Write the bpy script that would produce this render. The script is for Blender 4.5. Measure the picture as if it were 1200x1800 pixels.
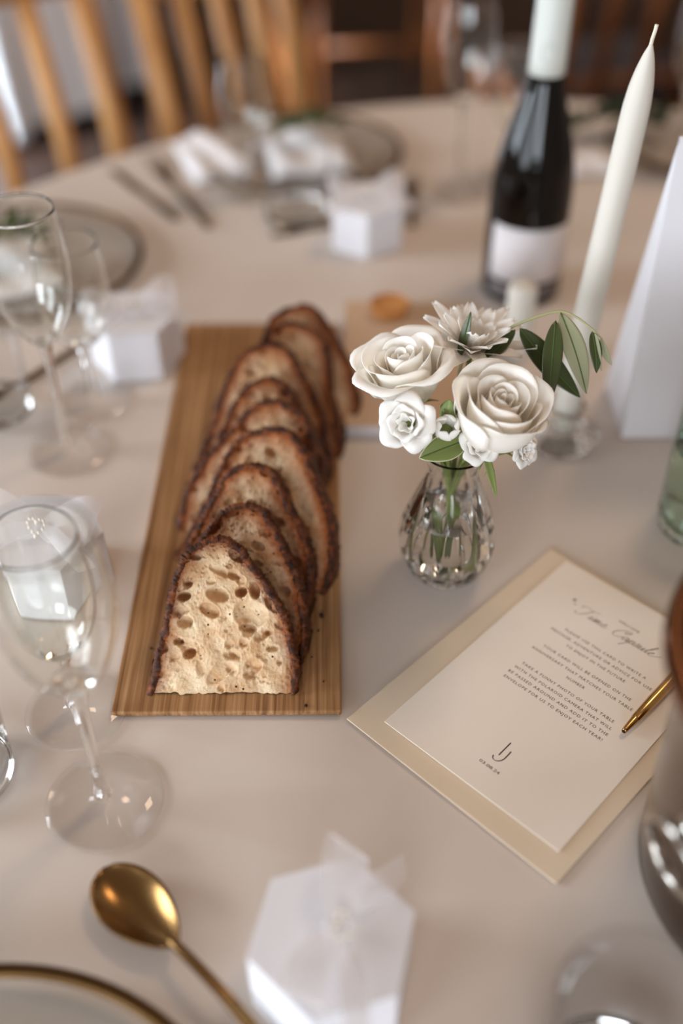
import bpy, bmesh, math, random
import numpy as np
from mathutils import Vector, Matrix, Euler

for o in list(bpy.data.objects):
    bpy.data.objects.remove(o)
scene = bpy.context.scene
COL = scene.collection
PI = math.pi
TZ = 0.75            # height of the table top above the floor

# ------------------------------------------------------------------ camera
cam_data = bpy.data.cameras.new('camera')
cam = bpy.data.objects.new('camera', cam_data)
COL.objects.link(cam)
cam.location = (0.0, 0.0, 1.30)
cam.rotation_euler = (math.radians(90 - 41.5), 0, 0)
cam_data.sensor_fit = 'VERTICAL'
cam_data.sensor_height = 36.0
cam_data.sensor_width = 24.0
cam_data.lens = 37.0
cam_data.clip_start = 0.01
cam_data.dof.use_dof = True
cam_data.dof.focus_distance = 0.675
cam_data.dof.aperture_fstop = 1.5
cam_data.dof.aperture_blades = 0
scene.camera = cam

# ------------------------------------------------------------------ light
world = bpy.data.worlds.new('world')
scene.world = world
world.use_nodes = True
bg = world.node_tree.nodes['Background']
bg.inputs[0].default_value = (0.57, 0.455, 0.385, 1)     # warm timber room around the table
bg.inputs[1].default_value = 0.39


def window_light(name, loc, target, sx, sy, power, color, spread=180):
    ld = bpy.data.lights.new(name, 'AREA')
    ld.shape = 'RECTANGLE'
    ld.size, ld.size_y = sx, sy
    ld.energy = power
    ld.spread = math.radians(spread)          # added beam limit; keeps the back window's light on the second table
    ld.color = color
    lo = bpy.data.objects.new(name, ld)
    COL.objects.link(lo)
    lo.location = loc
    d = Vector(target) - Vector(loc)
    lo.rotation_euler = d.to_track_quat('-Z', 'Y').to_euler()
    return lo


window_light('window_daylight', (-2.4, -1.9, 1.50), (0, 0.7, 0.8), 1.4, 1.3, 42, (0.84, 0.92, 1.0))
window_light('window_daylight_behind', (-0.5, -3.2, 1.55), (0, 0.9, 0.8), 1.4, 1.3, 66, (0.85, 0.92, 1.0))
window_light('window_daylight_side', (-3.5, 0.7, 1.60), (0.1, 0.8, 0.75), 1.3, 1.3, 84, (0.82, 0.91, 1.0))
window_light('window_daylight_back', (-3.4, 1.9, 1.60), (-1.4, 3.3, 0.4), 1.0, 1.2, 140, (0.82, 0.91, 1.0), 60)
window_light('ceiling_lamp_glow', (0.9, 1.6, 2.9), (0.2, 0.8, 0.75), 0.5, 0.5, 10, (1.0, 0.70, 0.46))

scene.cycles.diffuse_bounces = 8
scene.cycles.max_bounces = 16
vs = scene.view_settings
vs.view_transform = 'Standard'
vs.look = 'None'
vs.exposure = 0.40
vs.gamma = 1.0
vs.use_curve_mapping = False


# ------------------------------------------------------------------ materials
def lin(r, g, b):
    f = lambda c: (c / 255 / 12.92) if c / 255 <= 0.04045 else ((c / 255 + 0.055) / 1.055) ** 2.4
    return (f(r), f(g), f(b), 1.0)


def pmat(name, col, rough=0.5, metal=0.0, trans=0.0, ior=1.45, bump=None, spec=0.5, coat=0.0, sss=0.0):
    m = bpy.data.materials.new(name)
    m.use_nodes = True
    nt = m.node_tree
    p = nt.nodes['Principled BSDF']
    p.inputs['Base Color'].default_value = col
    p.inputs['Roughness'].default_value = rough
    p.inputs['Metallic'].default_value = metal
    p.inputs['Transmission Weight'].default_value = trans
    p.inputs['IOR'].default_value = ior
    p.inputs['Specular IOR Level'].default_value = spec
    p.inputs['Coat Weight'].default_value = coat
    if sss:
        p.inputs['Subsurface Weight'].default_value = sss
        p.inputs['Subsurface Radius'].default_value = (0.6, 0.4, 0.25)
        p.inputs['Subsurface Scale'].default_value = 0.01
    if bump:
        sc, st, dist = bump
        tc = nt.nodes.new('ShaderNodeTexCoord')
        n = nt.nodes.new('ShaderNodeTexNoise')
        n.inputs['Scale'].default_value = sc
        n.inputs['Detail'].default_value = 4
        b = nt.nodes.new('ShaderNodeBump')
        b.inputs['Strength'].default_value = st
        b.inputs['Distance'].default_value = dist
        nt.links.new(tc.outputs['Object'], n.inputs['Vector'])
        nt.links.new(n.outputs['Fac'], b.inputs['Height'])
        nt.links.new(b.outputs['Normal'], p.inputs['Normal'])
    return m


def noise_color(m, stops, scale=(1, 1, 1), nscale=5.0, detail=6.0, rough=0.6, distort=0.0, bump=0.0, bdist=0.001):
    nt = m.node_tree
    p = nt.nodes['Principled BSDF']
    tc = nt.nodes.new('ShaderNodeTexCoord')
    mp = nt.nodes.new('ShaderNodeMapping')
    mp.inputs['Scale'].default_value = scale
    n = nt.nodes.new('ShaderNodeTexNoise')
    n.inputs['Scale'].default_value = nscale
    n.inputs['Detail'].default_value = detail
    n.inputs['Roughness'].default_value = rough
    n.inputs['Distortion'].default_value = distort
    r = nt.nodes.new('ShaderNodeValToRGB')
    els = r.color_ramp.elements
    while len(els) < len(stops):
        els.new(0.5)
    for e, (pos, c) in zip(els, stops):
        e.position = pos
        e.color = c
    nt.links.new(tc.outputs['Object'], mp.inputs['Vector'])
    nt.links.new(mp.outputs['Vector'], n.inputs['Vector'])
    nt.links.new(n.outputs['Fac'], r.inputs['Fac'])
    nt.links.new(r.outputs['Color'], p.inputs['Base Color'])
    if bump:
        b = nt.nodes.new('ShaderNodeBump')
        b.inputs['Strength'].default_value = bump
        b.inputs['Distance'].default_value = bdist
        nt.links.new(n.outputs['Fac'], b.inputs['Height'])
        nt.links.new(b.outputs['Normal'], p.inputs['Normal'])
    return r


def sheet_mat(name, col, transl=0.35, transp=0.0, gloss=0.0):
    """thin sheet: diffuse front, light passing through, optional see-through weave"""
    m = bpy.data.materials.new(name)
    m.use_nodes = True
    nt = m.node_tree
    for n in list(nt.nodes):
        nt.nodes.remove(n)
    out = nt.nodes.new('ShaderNodeOutputMaterial')
    d = nt.nodes.new('ShaderNodeBsdfDiffuse')
    t = nt.nodes.new('ShaderNodeBsdfTranslucent')
    d.inputs[0].default_value = col
    t.inputs[0].default_value = col
    mx = nt.nodes.new('ShaderNodeMixShader')
    mx.inputs[0].default_value = transl
    nt.links.new(d.outputs[0], mx.inputs[1])
    nt.links.new(t.outputs[0], mx.inputs[2])
    last = mx
    if gloss:
        g = nt.nodes.new('ShaderNodeBsdfGlossy')
        g.inputs['Roughness'].default_value = 0.35
        m3 = nt.nodes.new('ShaderNodeMixShader')
        m3.inputs[0].default_value = gloss
        nt.links.new(last.outputs[0], m3.inputs[1])
        nt.links.new(g.outputs[0], m3.inputs[2])
        last = m3
    if transp:
        tr = nt.nodes.new('ShaderNodeBsdfTransparent')
        m2 = nt.nodes.new('ShaderNodeMixShader')
        m2.inputs[0].default_value = transp
        nt.links.new(last.outputs[0], m2.inputs[1])
        nt.links.new(tr.outputs[0], m2.inputs[2])
        last = m2
    nt.links.new(last.outputs[0], out.inputs[0])
    return m


def thin_glass(name, tint=(0.99, 0.99, 0.99, 1)):
    m = bpy.data.materials.new(name)
    m.use_nodes = True
    nt = m.node_tree
    for n in list(nt.nodes):
        nt.nodes.remove(n)
    out = nt.nodes.new('ShaderNodeOutputMaterial')
    tr = nt.nodes.new('ShaderNodeBsdfTransparent')
    tr.inputs[0].default_value = tint
    g = nt.nodes.new('ShaderNodeBsdfGlossy')
    g.inputs['Roughness'].default_value = 0.02
    lw = nt.nodes.new('ShaderNodeLayerWeight')
    lw.inputs['Blend'].default_value = 0.5
    pw = nt.nodes.new('ShaderNodeMath')
    pw.operation = 'POWER'
    pw.inputs[1].default_value = 4.5
    fr = nt.nodes.new('ShaderNodeMath')
    fr.operation = 'MULTIPLY_ADD'
    fr.inputs[1].default_value = 0.8
    fr.inputs[2].default_value = 0.035
    nt.links.new(lw.outputs['Facing'], pw.inputs[0])
    nt.links.new(pw.outputs[0], fr.inputs[0])
    mx = nt.nodes.new('ShaderNodeMixShader')
    nt.links.new(fr.outputs[0], mx.inputs[0])
    nt.links.new(tr.outputs[0], mx.inputs[1])
    nt.links.new(g.outputs[0], mx.inputs[2])
    nt.links.new(mx.outputs[0], out.inputs[0])
    return m


M = {}
M['thin_glass'] = thin_glass('thin_clear_glass')
M['thin_glass_green'] = thin_glass('thin_green_glass', lin(238, 246, 240))
M['cloth'] = pmat('linen_cloth', lin(214, 202, 192), 0.9, spec=0.1, bump=(900, 0.12, 0.0004))
M['cloth_far'] = pmat('white_cloth', lin(222, 226, 230), 0.9, spec=0.1)
M['paper_white'] = pmat('white_card', lin(228, 227, 231), 0.7, spec=0.2)
M['paper_blush'] = pmat('ivory_card', lin(242, 231, 218), 0.75, spec=0.15, bump=(700, 0.06, 0.0003))
M['paper_env'] = pmat('cream_envelope', lin(226, 208, 184), 0.75, spec=0.15, bump=(500, 0.06, 0.0003))
M['ink'] = pmat('olive_ink', lin(104, 88, 66), 0.8, spec=0.1)
M['ink_dark'] = pmat('dark_ink', lin(48, 36, 30), 0.8, spec=0.1)
M['glass'] = pmat('clear_glass', lin(254, 255, 253), 0.0, trans=1.0, ior=1.45)
M['glass_green'] = pmat('pale_green_glass', lin(226, 240, 232), 0.0, trans=1.0, ior=1.45)
M['water'] = pmat('water', (1, 1, 1, 1), 0.0, trans=1.0, ior=1.33)
M['gold'] = pmat('brushed_gold', lin(136, 104, 64), 0.26, metal=1.0, bump=(300, 0.03, 0.0003))
M['gold_shiny'] = pmat('polished_gold', lin(196, 156, 98), 0.2, metal=1.0)
M['gold_dark'] = pmat('antique_gold', lin(92, 68, 40), 0.4, metal=1.0)
M['steel'] = pmat('polished_steel', lin(104, 90, 79), 0.17, metal=1.0)
M['bronze'] = pmat('bronze_rim', lin(122, 80, 54), 0.2, metal=1.0)
M['steel_bright'] = pmat('bright_steel', lin(190, 184, 176), 0.2, metal=1.0)
M['wax'] = pmat('ivory_wax', lin(212, 207, 196), 0.5, spec=0.3, sss=0.12)
M['wick'] = pmat('white_wick', lin(225, 216, 200), 0.9)
M['bottle'] = pmat('dark_bottle_glass', lin(12, 9, 7), 0.06, spec=0.35)
M['capsule'] = pmat('white_capsule_foil', lin(206, 210, 204), 0.42, spec=0.4)
M['capsule_line'] = pmat('grey_embossing', lin(178, 183, 178), 0.5)
M['label'] = pmat('bottle_label', lin(220, 214, 214), 0.8, spec=0.1)
M['label_grey'] = pmat('bottle_label_grey', lin(120, 112, 112), 0.8, spec=0.1)
M['book_cover'] = pmat('tan_cover', lin(204, 174, 146), 0.7, spec=0.2)
M['book_pages'] = pmat('pale_pages', lin(214, 208, 208), 0.85)
M['amber'] = pmat('amber_glass', lin(214, 150, 84), 0.25, trans=0.35)
M['petal'] = sheet_mat('cream_petal', lin(254, 251, 245), 0.28)
M['petal_white'] = sheet_mat('white_petal', lin(252, 250, 246), 0.32)
M['organza'] = sheet_mat('white_organza', lin(240, 236, 236), 0.4, transp=0.42)
M['pearl'] = pmat('pearl', lin(240, 234, 220), 0.2, coat=0.5)
M['leaf'] = sheet_mat('dark_olive_leaf', lin(64, 76, 38), 0.15, gloss=0.06)
M['leaf_pale'] = sheet_mat('pale_leaf_underside', lin(172, 174, 142), 0.25)
M['leaf_fresh'] = sheet_mat('fresh_green_leaf', lin(128, 140, 76), 0.25, gloss=0.04)
M['leaf_rim'] = sheet_mat('leaf_rim', lin(206, 210, 172), 0.25)
M['vein'] = sheet_mat('leaf_vein', lin(92, 110, 66), 0.2)
M['stem'] = pmat('green_stem', lin(112, 122, 62), 0.5)
M['stem_pale'] = pmat('pale_twig', lin(158, 156, 112), 0.6)
M['bud'] = pmat('green_bud', lin(134, 152, 92), 0.45)
M['sprig'] = sheet_mat('dark_sprig', lin(52, 58, 42), 0.1)
M['napkin'] = pmat('white_napkin', lin(232, 228, 228), 0.9, spec=0.1, bump=(60, 0.2, 0.002))
M['cushion'] = pmat('dark_cushion', lin(40, 28, 24), 0.9)
M['crumb_dark'] = pmat('crust_crumb', lin(46, 26, 16), 0.9)

# oak board: grain runs along local Y
M['board'] = pmat('oak_board', lin(170, 128, 84), 0.55, spec=0.3)
noise_color(M['board'], [(0.30, lin(106, 70, 42)), (0.46, lin(148, 107, 68)), (0.56, lin(168, 127, 86)), (0.74, lin(194, 156, 114))],
            scale=(95, 1.6, 30), nscale=3.2, detail=7, rough=0.62, distort=0.35, bump=0.25, bdist=0.0004)
M['chair_wood'] = pmat('honey_chair_wood', lin(196, 142, 84), 0.45)
noise_color(M['chair_wood'], [(0.3, lin(166, 112, 60)), (0.7, lin(208, 156, 98))], scale=(20, 20, 2), nscale=3)
M['chair_wood_dim'] = pmat('dim_lit_chair_wood', lin(132, 76, 38), 0.4)  # chair wood toned down; dimmer light further back is put into the colour
noise_color(M['chair_wood_dim'], [(0.3, lin(104, 56, 26)), (0.7, lin(150, 90, 48))], scale=(20, 20, 2), nscale=3)
M['floor'] = pmat('dark_timber_floor', lin(52, 34, 24), 0.5)
noise_color(M['floor'], [(0.3, lin(22, 13, 9)), (0.55, lin(38, 22, 14)), (0.75, lin(54, 32, 20))], scale=(8, 0.6, 1), nscale=3, detail=5)
M['wall'] = pmat('timber_wall', lin(104, 70, 46), 0.7)
noise_color(M['wall'], [(0.3, lin(84, 54, 34)), (0.7, lin(122, 84, 56))], scale=(6, 6, 0.5), nscale=2)


def bread_material():
    m = bpy.data.materials.new('bread_crumb')
    m.use_nodes = True
    nt = m.node_tree
    p = nt.nodes['Principled BSDF']
    p.inputs['Roughness'].default_value = 0.75
    p.inputs['Specular IOR Level'].default_value = 0.25
    p.inputs['Subsurface Weight'].default_value = 0.15
    p.inputs['Subsurface Radius'].default_value = (0.7, 0.45, 0.25)
    p.inputs['Subsurface Scale'].default_value = 0.004
    tc = nt.nodes.new('ShaderNodeTexCoord')
    n1 = nt.nodes.new('ShaderNodeTexNoise')
    n1.inputs['Scale'].default_value = 55
    n1.inputs['Detail'].default_value = 6
    r1 = nt.nodes.new('ShaderNodeValToRGB')
    e = r1.color_ramp.elements
    e[0].position, e[0].color = 0.33, lin(204, 160, 114)
    e[1].position, e[1].color = 0.66, lin(240, 218, 184)
    # toasted ring towards the crust; wider on rear slices, painting in their shade
    at = nt.nodes.new('ShaderNodeAttribute')
    at.attribute_name = 'rim'
    n2 = nt.nodes.new('ShaderNodeTexNoise')
    n2.inputs['Scale'].default_value = 260
    ad = nt.nodes.new('ShaderNodeMath')
    ad.operation = 'MULTIPLY_ADD'
    ad.inputs[1].default_value = 0.35
    sb = nt.nodes.new('ShaderNodeMath')
    sb.operation = 'SUBTRACT'
    sb.inputs[1].default_value = 0.17
    r2 = nt.nodes.new('ShaderNodeValToRGB')
    e = r2.color_ramp.elements
    e[0].position, e[0].color = 0.16, (0, 0, 0, 1)
    e[1].position, e[1].color = 0.80, (1, 1, 1, 1)
    mx = nt.nodes.new('ShaderNodeMix')
    mx.data_type = 'RGBA'
    mx.inputs['B'].default_value = lin(146, 78, 34)
    # sparse dark seeds and flecks
    vo = nt.nodes.new('ShaderNodeTexVoronoi')
    vo.inputs['Scale'].default_value = 210
    vo.inputs['Randomness'].default_value = 1
    cm = nt.nodes.new('ShaderNodeMath')
    cm.operation = 'LESS_THAN'
    cm.inputs[1].default_value = 0.16
    sx = nt.nodes.new('ShaderNodeSeparateColor')
    gt = nt.nodes.new('ShaderNodeMath')
    gt.operation = 'GREATER_THAN'
    gt.inputs[1].default_value = 0.86
    ml = nt.nodes.new('ShaderNodeMath')
    ml.operation = 'MULTIPLY'
    mx2 = nt.nodes.new('ShaderNodeMix')
    mx2.data_type = 'RGBA'
    mx2.inputs['B'].default_value = lin(84, 44, 24)
    nb = nt.nodes.new('ShaderNodeTexNoise')
    nb.inputs['Scale'].default_value = 420
    nb.inputs['Detail'].default_value = 5
    bp = nt.nodes.new('ShaderNodeBump')
    bp.inputs['Strength'].default_value = 0.7
    bp.inputs['Distance'].default_value = 0.0014
    L = nt.links.new
    for q in (n1, n2, vo, nb):
        L(tc.outputs['Object'], q.inputs['Vector'])
    L(n1.outputs['Fac'], r1.inputs['Fac'])
    L(n2.outputs['Fac'], ad.inputs[0])
    L(at.outputs['Fac'], ad.inputs[2])
    L(ad.outputs[0], sb.inputs[0])
    L(sb.outputs[0], r2.inputs['Fac'])
    L(r2.outputs['Color'], mx.inputs['Factor'])
    L(r1.outputs['Color'], mx.inputs['A'])
    L(vo.outputs['Distance'], cm.inputs[0])
    L(vo.outputs['Color'], sx.inputs[0])
    L(sx.outputs[0], gt.inputs[0])
    L(cm.outputs[0], ml.inputs[0])
    L(gt.outputs[0], ml.inputs[1])
    L(ml.outputs[0], mx2.inputs['Factor'])
    L(mx.outputs['Result'], mx2.inputs['A'])
    L(mx2.outputs['Result'], p.inputs['Base Color'])
    L(nb.outputs['Fac'], bp.inputs['Height'])
    L(bp.outputs['Normal'], p.inputs['Normal'])
    return m


M['crumb'] = bread_material()
M['crust'] = pmat('dark_bread_crust', lin(74, 40, 22), 0.6, spec=0.35)
noise_color(M['crust'], [(0.30, lin(26, 14, 10)), (0.48, lin(74, 38, 19)), (0.62, lin(126, 68, 32)), (0.80, lin(158, 98, 52))],
            nscale=130, detail=6, rough=0.65, bump=0.8, bdist=0.0012)


# ------------------------------------------------------------------ mesh helpers
class MB:
    def __init__(self):
        self.v, self.f = [], []

    def add(self, verts, faces):
        o = len(self.v)
        self.v += [tuple(p) for p in verts]
        self.f += [tuple(i + o for i in q) for q in faces]
        return self

    def box(self, c, s, rot=None):
        x, y, z = (k / 2 for k in s)
        pts = [Vector((sx * x, sy * y, sz * z)) for sx in (-1, 1) for sy in (-1, 1) for sz in (-1, 1)]
        if rot is not None:
            pts = [rot @ p for p in pts]
        pts = [p + Vector(c) for p in pts]
        return self.add(pts, [(0, 1, 3, 2), (4, 6, 7, 5), (0, 4, 5, 1), (2, 3, 7, 6), (0, 2, 6, 4), (1, 5, 7, 3)])

    def prism(self, poly, z0, z1):
        n = len(poly)
        v = [(x, y, z0) for x, y in poly] + [(x, y, z1) for x, y in poly]
        f = [tuple(range(n - 1, -1, -1)), tuple(range(n, 2 * n))]
        f += [(i, (i + 1) % n, n + (i + 1) % n, n + i) for i in range(n)]
        return self.add(v, f)

    def lathe(self, prof, n=48, mod=None, close0=False, close1=False, center=(0, 0)):
        v, f = [], []
        for (r, z) in prof:
            for k in range(n):
                a = 2 * PI * k / n
                rr = r if mod is None else mod(r, z, a)
                v.append((center[0] + rr * math.cos(a), center[1] + rr * math.sin(a), z))
        m = len(prof)
        for i in range(m - 1):
            for k in range(n):
                k2 = (k + 1) % n
                f.append((i * n + k, i * n + k2, (i + 1) * n + k2, (i + 1) * n + k))
        if close0:
            f.append(tuple(range(n - 1, -1, -1)))
        if close1:
            f.append(tuple((m - 1) * n + k for k in range(n)))
        return self.add(v, f)

    def tube(self, pts, rad, n=8, cap=True):
        pts = [Vector(p) for p in pts]
        if not hasattr(rad, '__len__'):
            rad = [rad] * len(pts)
        v, f = [], []
        up = Vector((0.13, 0.21, 0.97))
        for i, p in enumerate(pts):
            t = (pts[min(i + 1, len(pts) - 1)] - pts[max(i - 1, 0)]).normalized()
            if abs(t.dot(up)) > 0.97:
                up = Vector((0.9, 0.3, 0.1))
            a = t.cross(up).normalized()
            b = a.cross(t).normalized()
            up = b
            for k in range(n):
                w = 2 * PI * k / n
                v.append(p + (a * math.cos(w) + b * math.sin(w)) * rad[i])
        for i in range(len(pts) - 1):
            for k in range(n):
                k2 = (k + 1) % n
                f.append((i * n + k, (i + 1) * n + k, (i + 1) * n + k2, i * n + k2))
        if cap:
            f.append(tuple(range(n)))
            f.append(tuple((len(pts) - 1) * n + k for k in range(n - 1, -1, -1)))
        return self.add(v, f)

    def grid(self, fn, nu, nv):
        v = [fn(i / nu, j / nv) for j in range(nv + 1) for i in range(nu + 1)]
        f = [(j * (nu + 1) + i, j * (nu + 1) + i + 1, (j + 1) * (nu + 1) + i + 1, (j + 1) * (nu + 1) + i)
             for j in range(nv) for i in range(nu)]
        return self.add(v, f)

    def sphere(self, c, r, n=10, m=6, s=(1, 1, 1)):
        v, f = [], []
        for j in range(m + 1):
            t = PI * j / m
            for k in range(n):
                a = 2 * PI * k / n
                v.append((c[0] + r * s[0] * math.sin(t) * math.cos(a), c[1] + r * s[1] * math.sin(t) * math.sin(a), c[2] + r * s[2] * math.cos(t)))
        for j in range(m):
            for k in range(n):
                k2 = (k + 1) % n
                f.append((j * n + k, (j + 1) * n + k, (j + 1) * n + k2, j * n + k2))
        return self.add(v, f)

    def build(self, name, mat, parent=None, smooth=True, bevel=0.0, solid=0.0, sub=0, angle=None):
        me = bpy.data.meshes.new(name)
        me.from_pydata([tuple(p) for p in self.v], [], self.f)
        me.update()
        bm = bmesh.new()
        bm.from_mesh(me)
        bmesh.ops.remove_doubles(bm, verts=bm.verts, dist=1e-7)
        bmesh.ops.dissolve_degenerate(bm, edges=bm.edges, dist=1e-8)
        if not solid:
            bmesh.ops.recalc_face_normals(bm, faces=bm.faces)
        bm.to_mesh(me)
        bm.free()
        me.materials.append(M[mat] if isinstance(mat, str) else mat)
        o = bpy.data.objects.new(name, me)
        COL.objects.link(o)
        if smooth:
            for p in me.polygons:
                p.use_smooth = True
            if angle is not None:
                me.set_sharp_from_angle(angle=math.radians(angle))
        if solid:
            md = o.modifiers.new('thickness', 'SOLIDIFY')
            md.thickness = solid
            md.offset = 0
        if bevel:
            md = o.modifiers.new('bevel', 'BEVEL')
            md.width = bevel
            md.segments = 2
            md.limit_method = 'ANGLE'
        if sub:
            md = o.modifiers.new('sub', 'SUBSURF')
            md.levels = md.render_levels = sub
        if parent is not None:
            o.parent = parent
        return o


def tag(o, label=None, cat=None, group=None, kind=None):
    if label:
        o['label'] = label
    if cat:
        o['category'] = cat
    if group:
        o['group'] = group
    if kind:
        o['kind'] = kind
    return o


def thing(name, label, cat, loc=(0, 0, 0), rot=(0, 0, 0), group=None):
    e = bpy.data.objects.new(name, None)
    e.empty_display_size = 0.02
    COL.objects.link(e)
    e.location = loc
    e.rotation_euler = rot
    return tag(e, label, cat, group)


def copy_tree(o, parent=None):
    c = o.copy()
    COL.objects.link(c)
    c.parent = parent
    for ch in list(o.children):
        copy_tree(ch, c)
    return c


def dup(root, label, loc, rotz=None, group=None, scale=None):
    c = copy_tree(root)
    c['label'] = label
    if group:
        c['group'] = group
    c.location = loc
    if rotz is not None:
        c.rotation_euler = (c.rotation_euler[0], c.rotation_euler[1], rotz)
    if scale:
        c.scale = (scale,) * 3
    return c


def smoothpath(pts, n=6):
    pts = [Vector(p) for p in pts]
    P = [pts[0] * 2 - pts[1]] + pts + [pts[-1] * 2 - pts[-2]]
    out = []
    for i in range(1, len(P) - 2):
        for k in range(n):
            t = k / n
            a, b, c, d = P[i - 1], P[i], P[i + 1], P[i + 2]
            out.append(0.5 * ((2 * b) + (c - a) * t + (2 * a - 5 * b + 4 * c - d) * t * t + (3 * b - a - 3 * c + d) * t ** 3))
    out.append(pts[-1])
    return out


# ------------------------------------------------------------------ setting
tag(MB().box((0.5, 2.0, -0.02), (9, 9, 0.04)).build('floor', 'floor', smooth=False), kind='structure')
tag(MB().box((0.5, 6.55, 1.5), (9, 0.1, 3.0)).build('wall_back', 'wall', smooth=False), kind='structure')

# round table with cloth
TC = (0.239, 0.70)
TR = 0.803
tb = thing('round_table', 'round dining table under the blush cloth in the foreground', 'table', (TC[0], TC[1], 0))
MB().lathe([(0.0, 0.715), (TR - 0.03, 0.715), (TR - 0.02, 0.72), (TR - 0.02, 0.738), (TR - 0.03, 0.742), (0.0, 0.742)], 64).build('tabletop', 'chair_wood_dim', tb, angle=40)
MB().lathe([(0.05, 0.02), (0.05, 0.3), (0.045, 0.5), (0.06, 0.715)], 24, close0=True, close1=True).build('pedestal', 'chair_wood_dim', tb)
for k in range(4):
    a = PI / 4 + k * PI / 2
    MB().tube([(0.03 * math.cos(a), 0.03 * math.sin(a), 0.08), (0.25 * math.cos(a), 0.25 * math.sin(a), 0.05), (0.4 * math.cos(a), 0.4 * math.sin(a), 0.02)], [0.03, 0.025, 0.02], 10).build('foot', 'chair_wood_dim', tb)


def round_cloth(name, R, drop, mat, seed, nfold=22, wr=0.0012, flare=0.04):
    rnd = random.Random(seed)
    ph = [rnd.uniform(0, 6.28) for _ in range(12)]
    n = 220
    prof = []
    for i in range(1, 61):
        prof.append((R * (i / 60), 0.0, 0.0))
    prof.append((R + 0.004, -0.002, 0.02))
    prof.append((R + 0.008, -0.008, 0.06))
    for i in range(1, 17):
        t = i / 16
        prof.append((R + 0.009 + flare * t * 0.5, -0.01 - drop * t, 0.1 + 0.9 * t))
    v = [(0, 0, 0)]
    for (r, z, fo) in prof:
        for k in range(n):
            a = 2 * PI * k / n
            x, y = r * math.cos(a), r * math.sin(a)
            dz = 0.0
            if fo == 0.0:
                w = math.sin(9 * x + 5 * y + ph[0]) * math.sin(-6 * x + 11 * y + ph[1]) + 0.6 * math.sin(21 * x - 13 * y + ph[2]) * math.sin(5 * x + 17 * y + ph[3])
                dz = wr * (w - 1.6) * 0.5
            rr = r + fo * flare * (0.6 * math.sin(nfold * a + ph[4] + math.sin(3 * a)) + 0.4 * math.sin((nfold + 9) * a + ph[5]))
            v.append((rr * math.cos(a), rr * math.sin(a), z + dz))
    f = [(0, 1 + k, 1 + (k + 1) % n) for k in range(n)]
    for i in range(len(prof) - 1):
        for k in range(n):
            k2 = (k + 1) % n
            f.append((1 + i * n + k, 1 + (i + 1) * n + k, 1 + (i + 1) * n + k2, 1 + i * n + k2))
    return MB().add(v, f).build(name, mat)


cl = round_cloth('tablecloth', TR, 0.2, 'cloth', 3)
cl.location = (TC[0], TC[1], TZ)
tag(cl, 'blush white linen cloth covering the round foreground table', 'tablecloth')


# ------------------------------------------------------------------ bread board and bread
BT = 0.0045
bd = MB().box((0, 0, 0), (0.1485, 0.474, BT)).build('bread_board', 'board', smooth=False, bevel=0.0010)
bd.location = (-0.0760, 0.6595, TZ + BT / 2)
bd.rotation_euler = (0, 0, math.radians(0.45))
tag(bd, 'long narrow oak serving board under the row of bread slices', 'board')

LX = [(0.0, -0.0466), (0.113, -0.045), (0.219, -0.0428), (0.397, -0.0388), (0.577, -0.0344), (0.7585, -0.0304), (0.8686, -0.0262), (0.93, -0.0215), (0.97, -0.0145), (0.99, -0.009), (1.0, -0.0036)]
RX = [(0.0, 0.0466), (0.148, 0.0476), (0.326, 0.0456), (0.469, 0.0418), (0.577, 0.0362), (0.686, 0.0286), (0.784, 0.021), (0.886, 0.0142), (0.955, 0.0092), (0.988, 0.003), (1.0, -0.0036)]
SH = 0.1027


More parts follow.
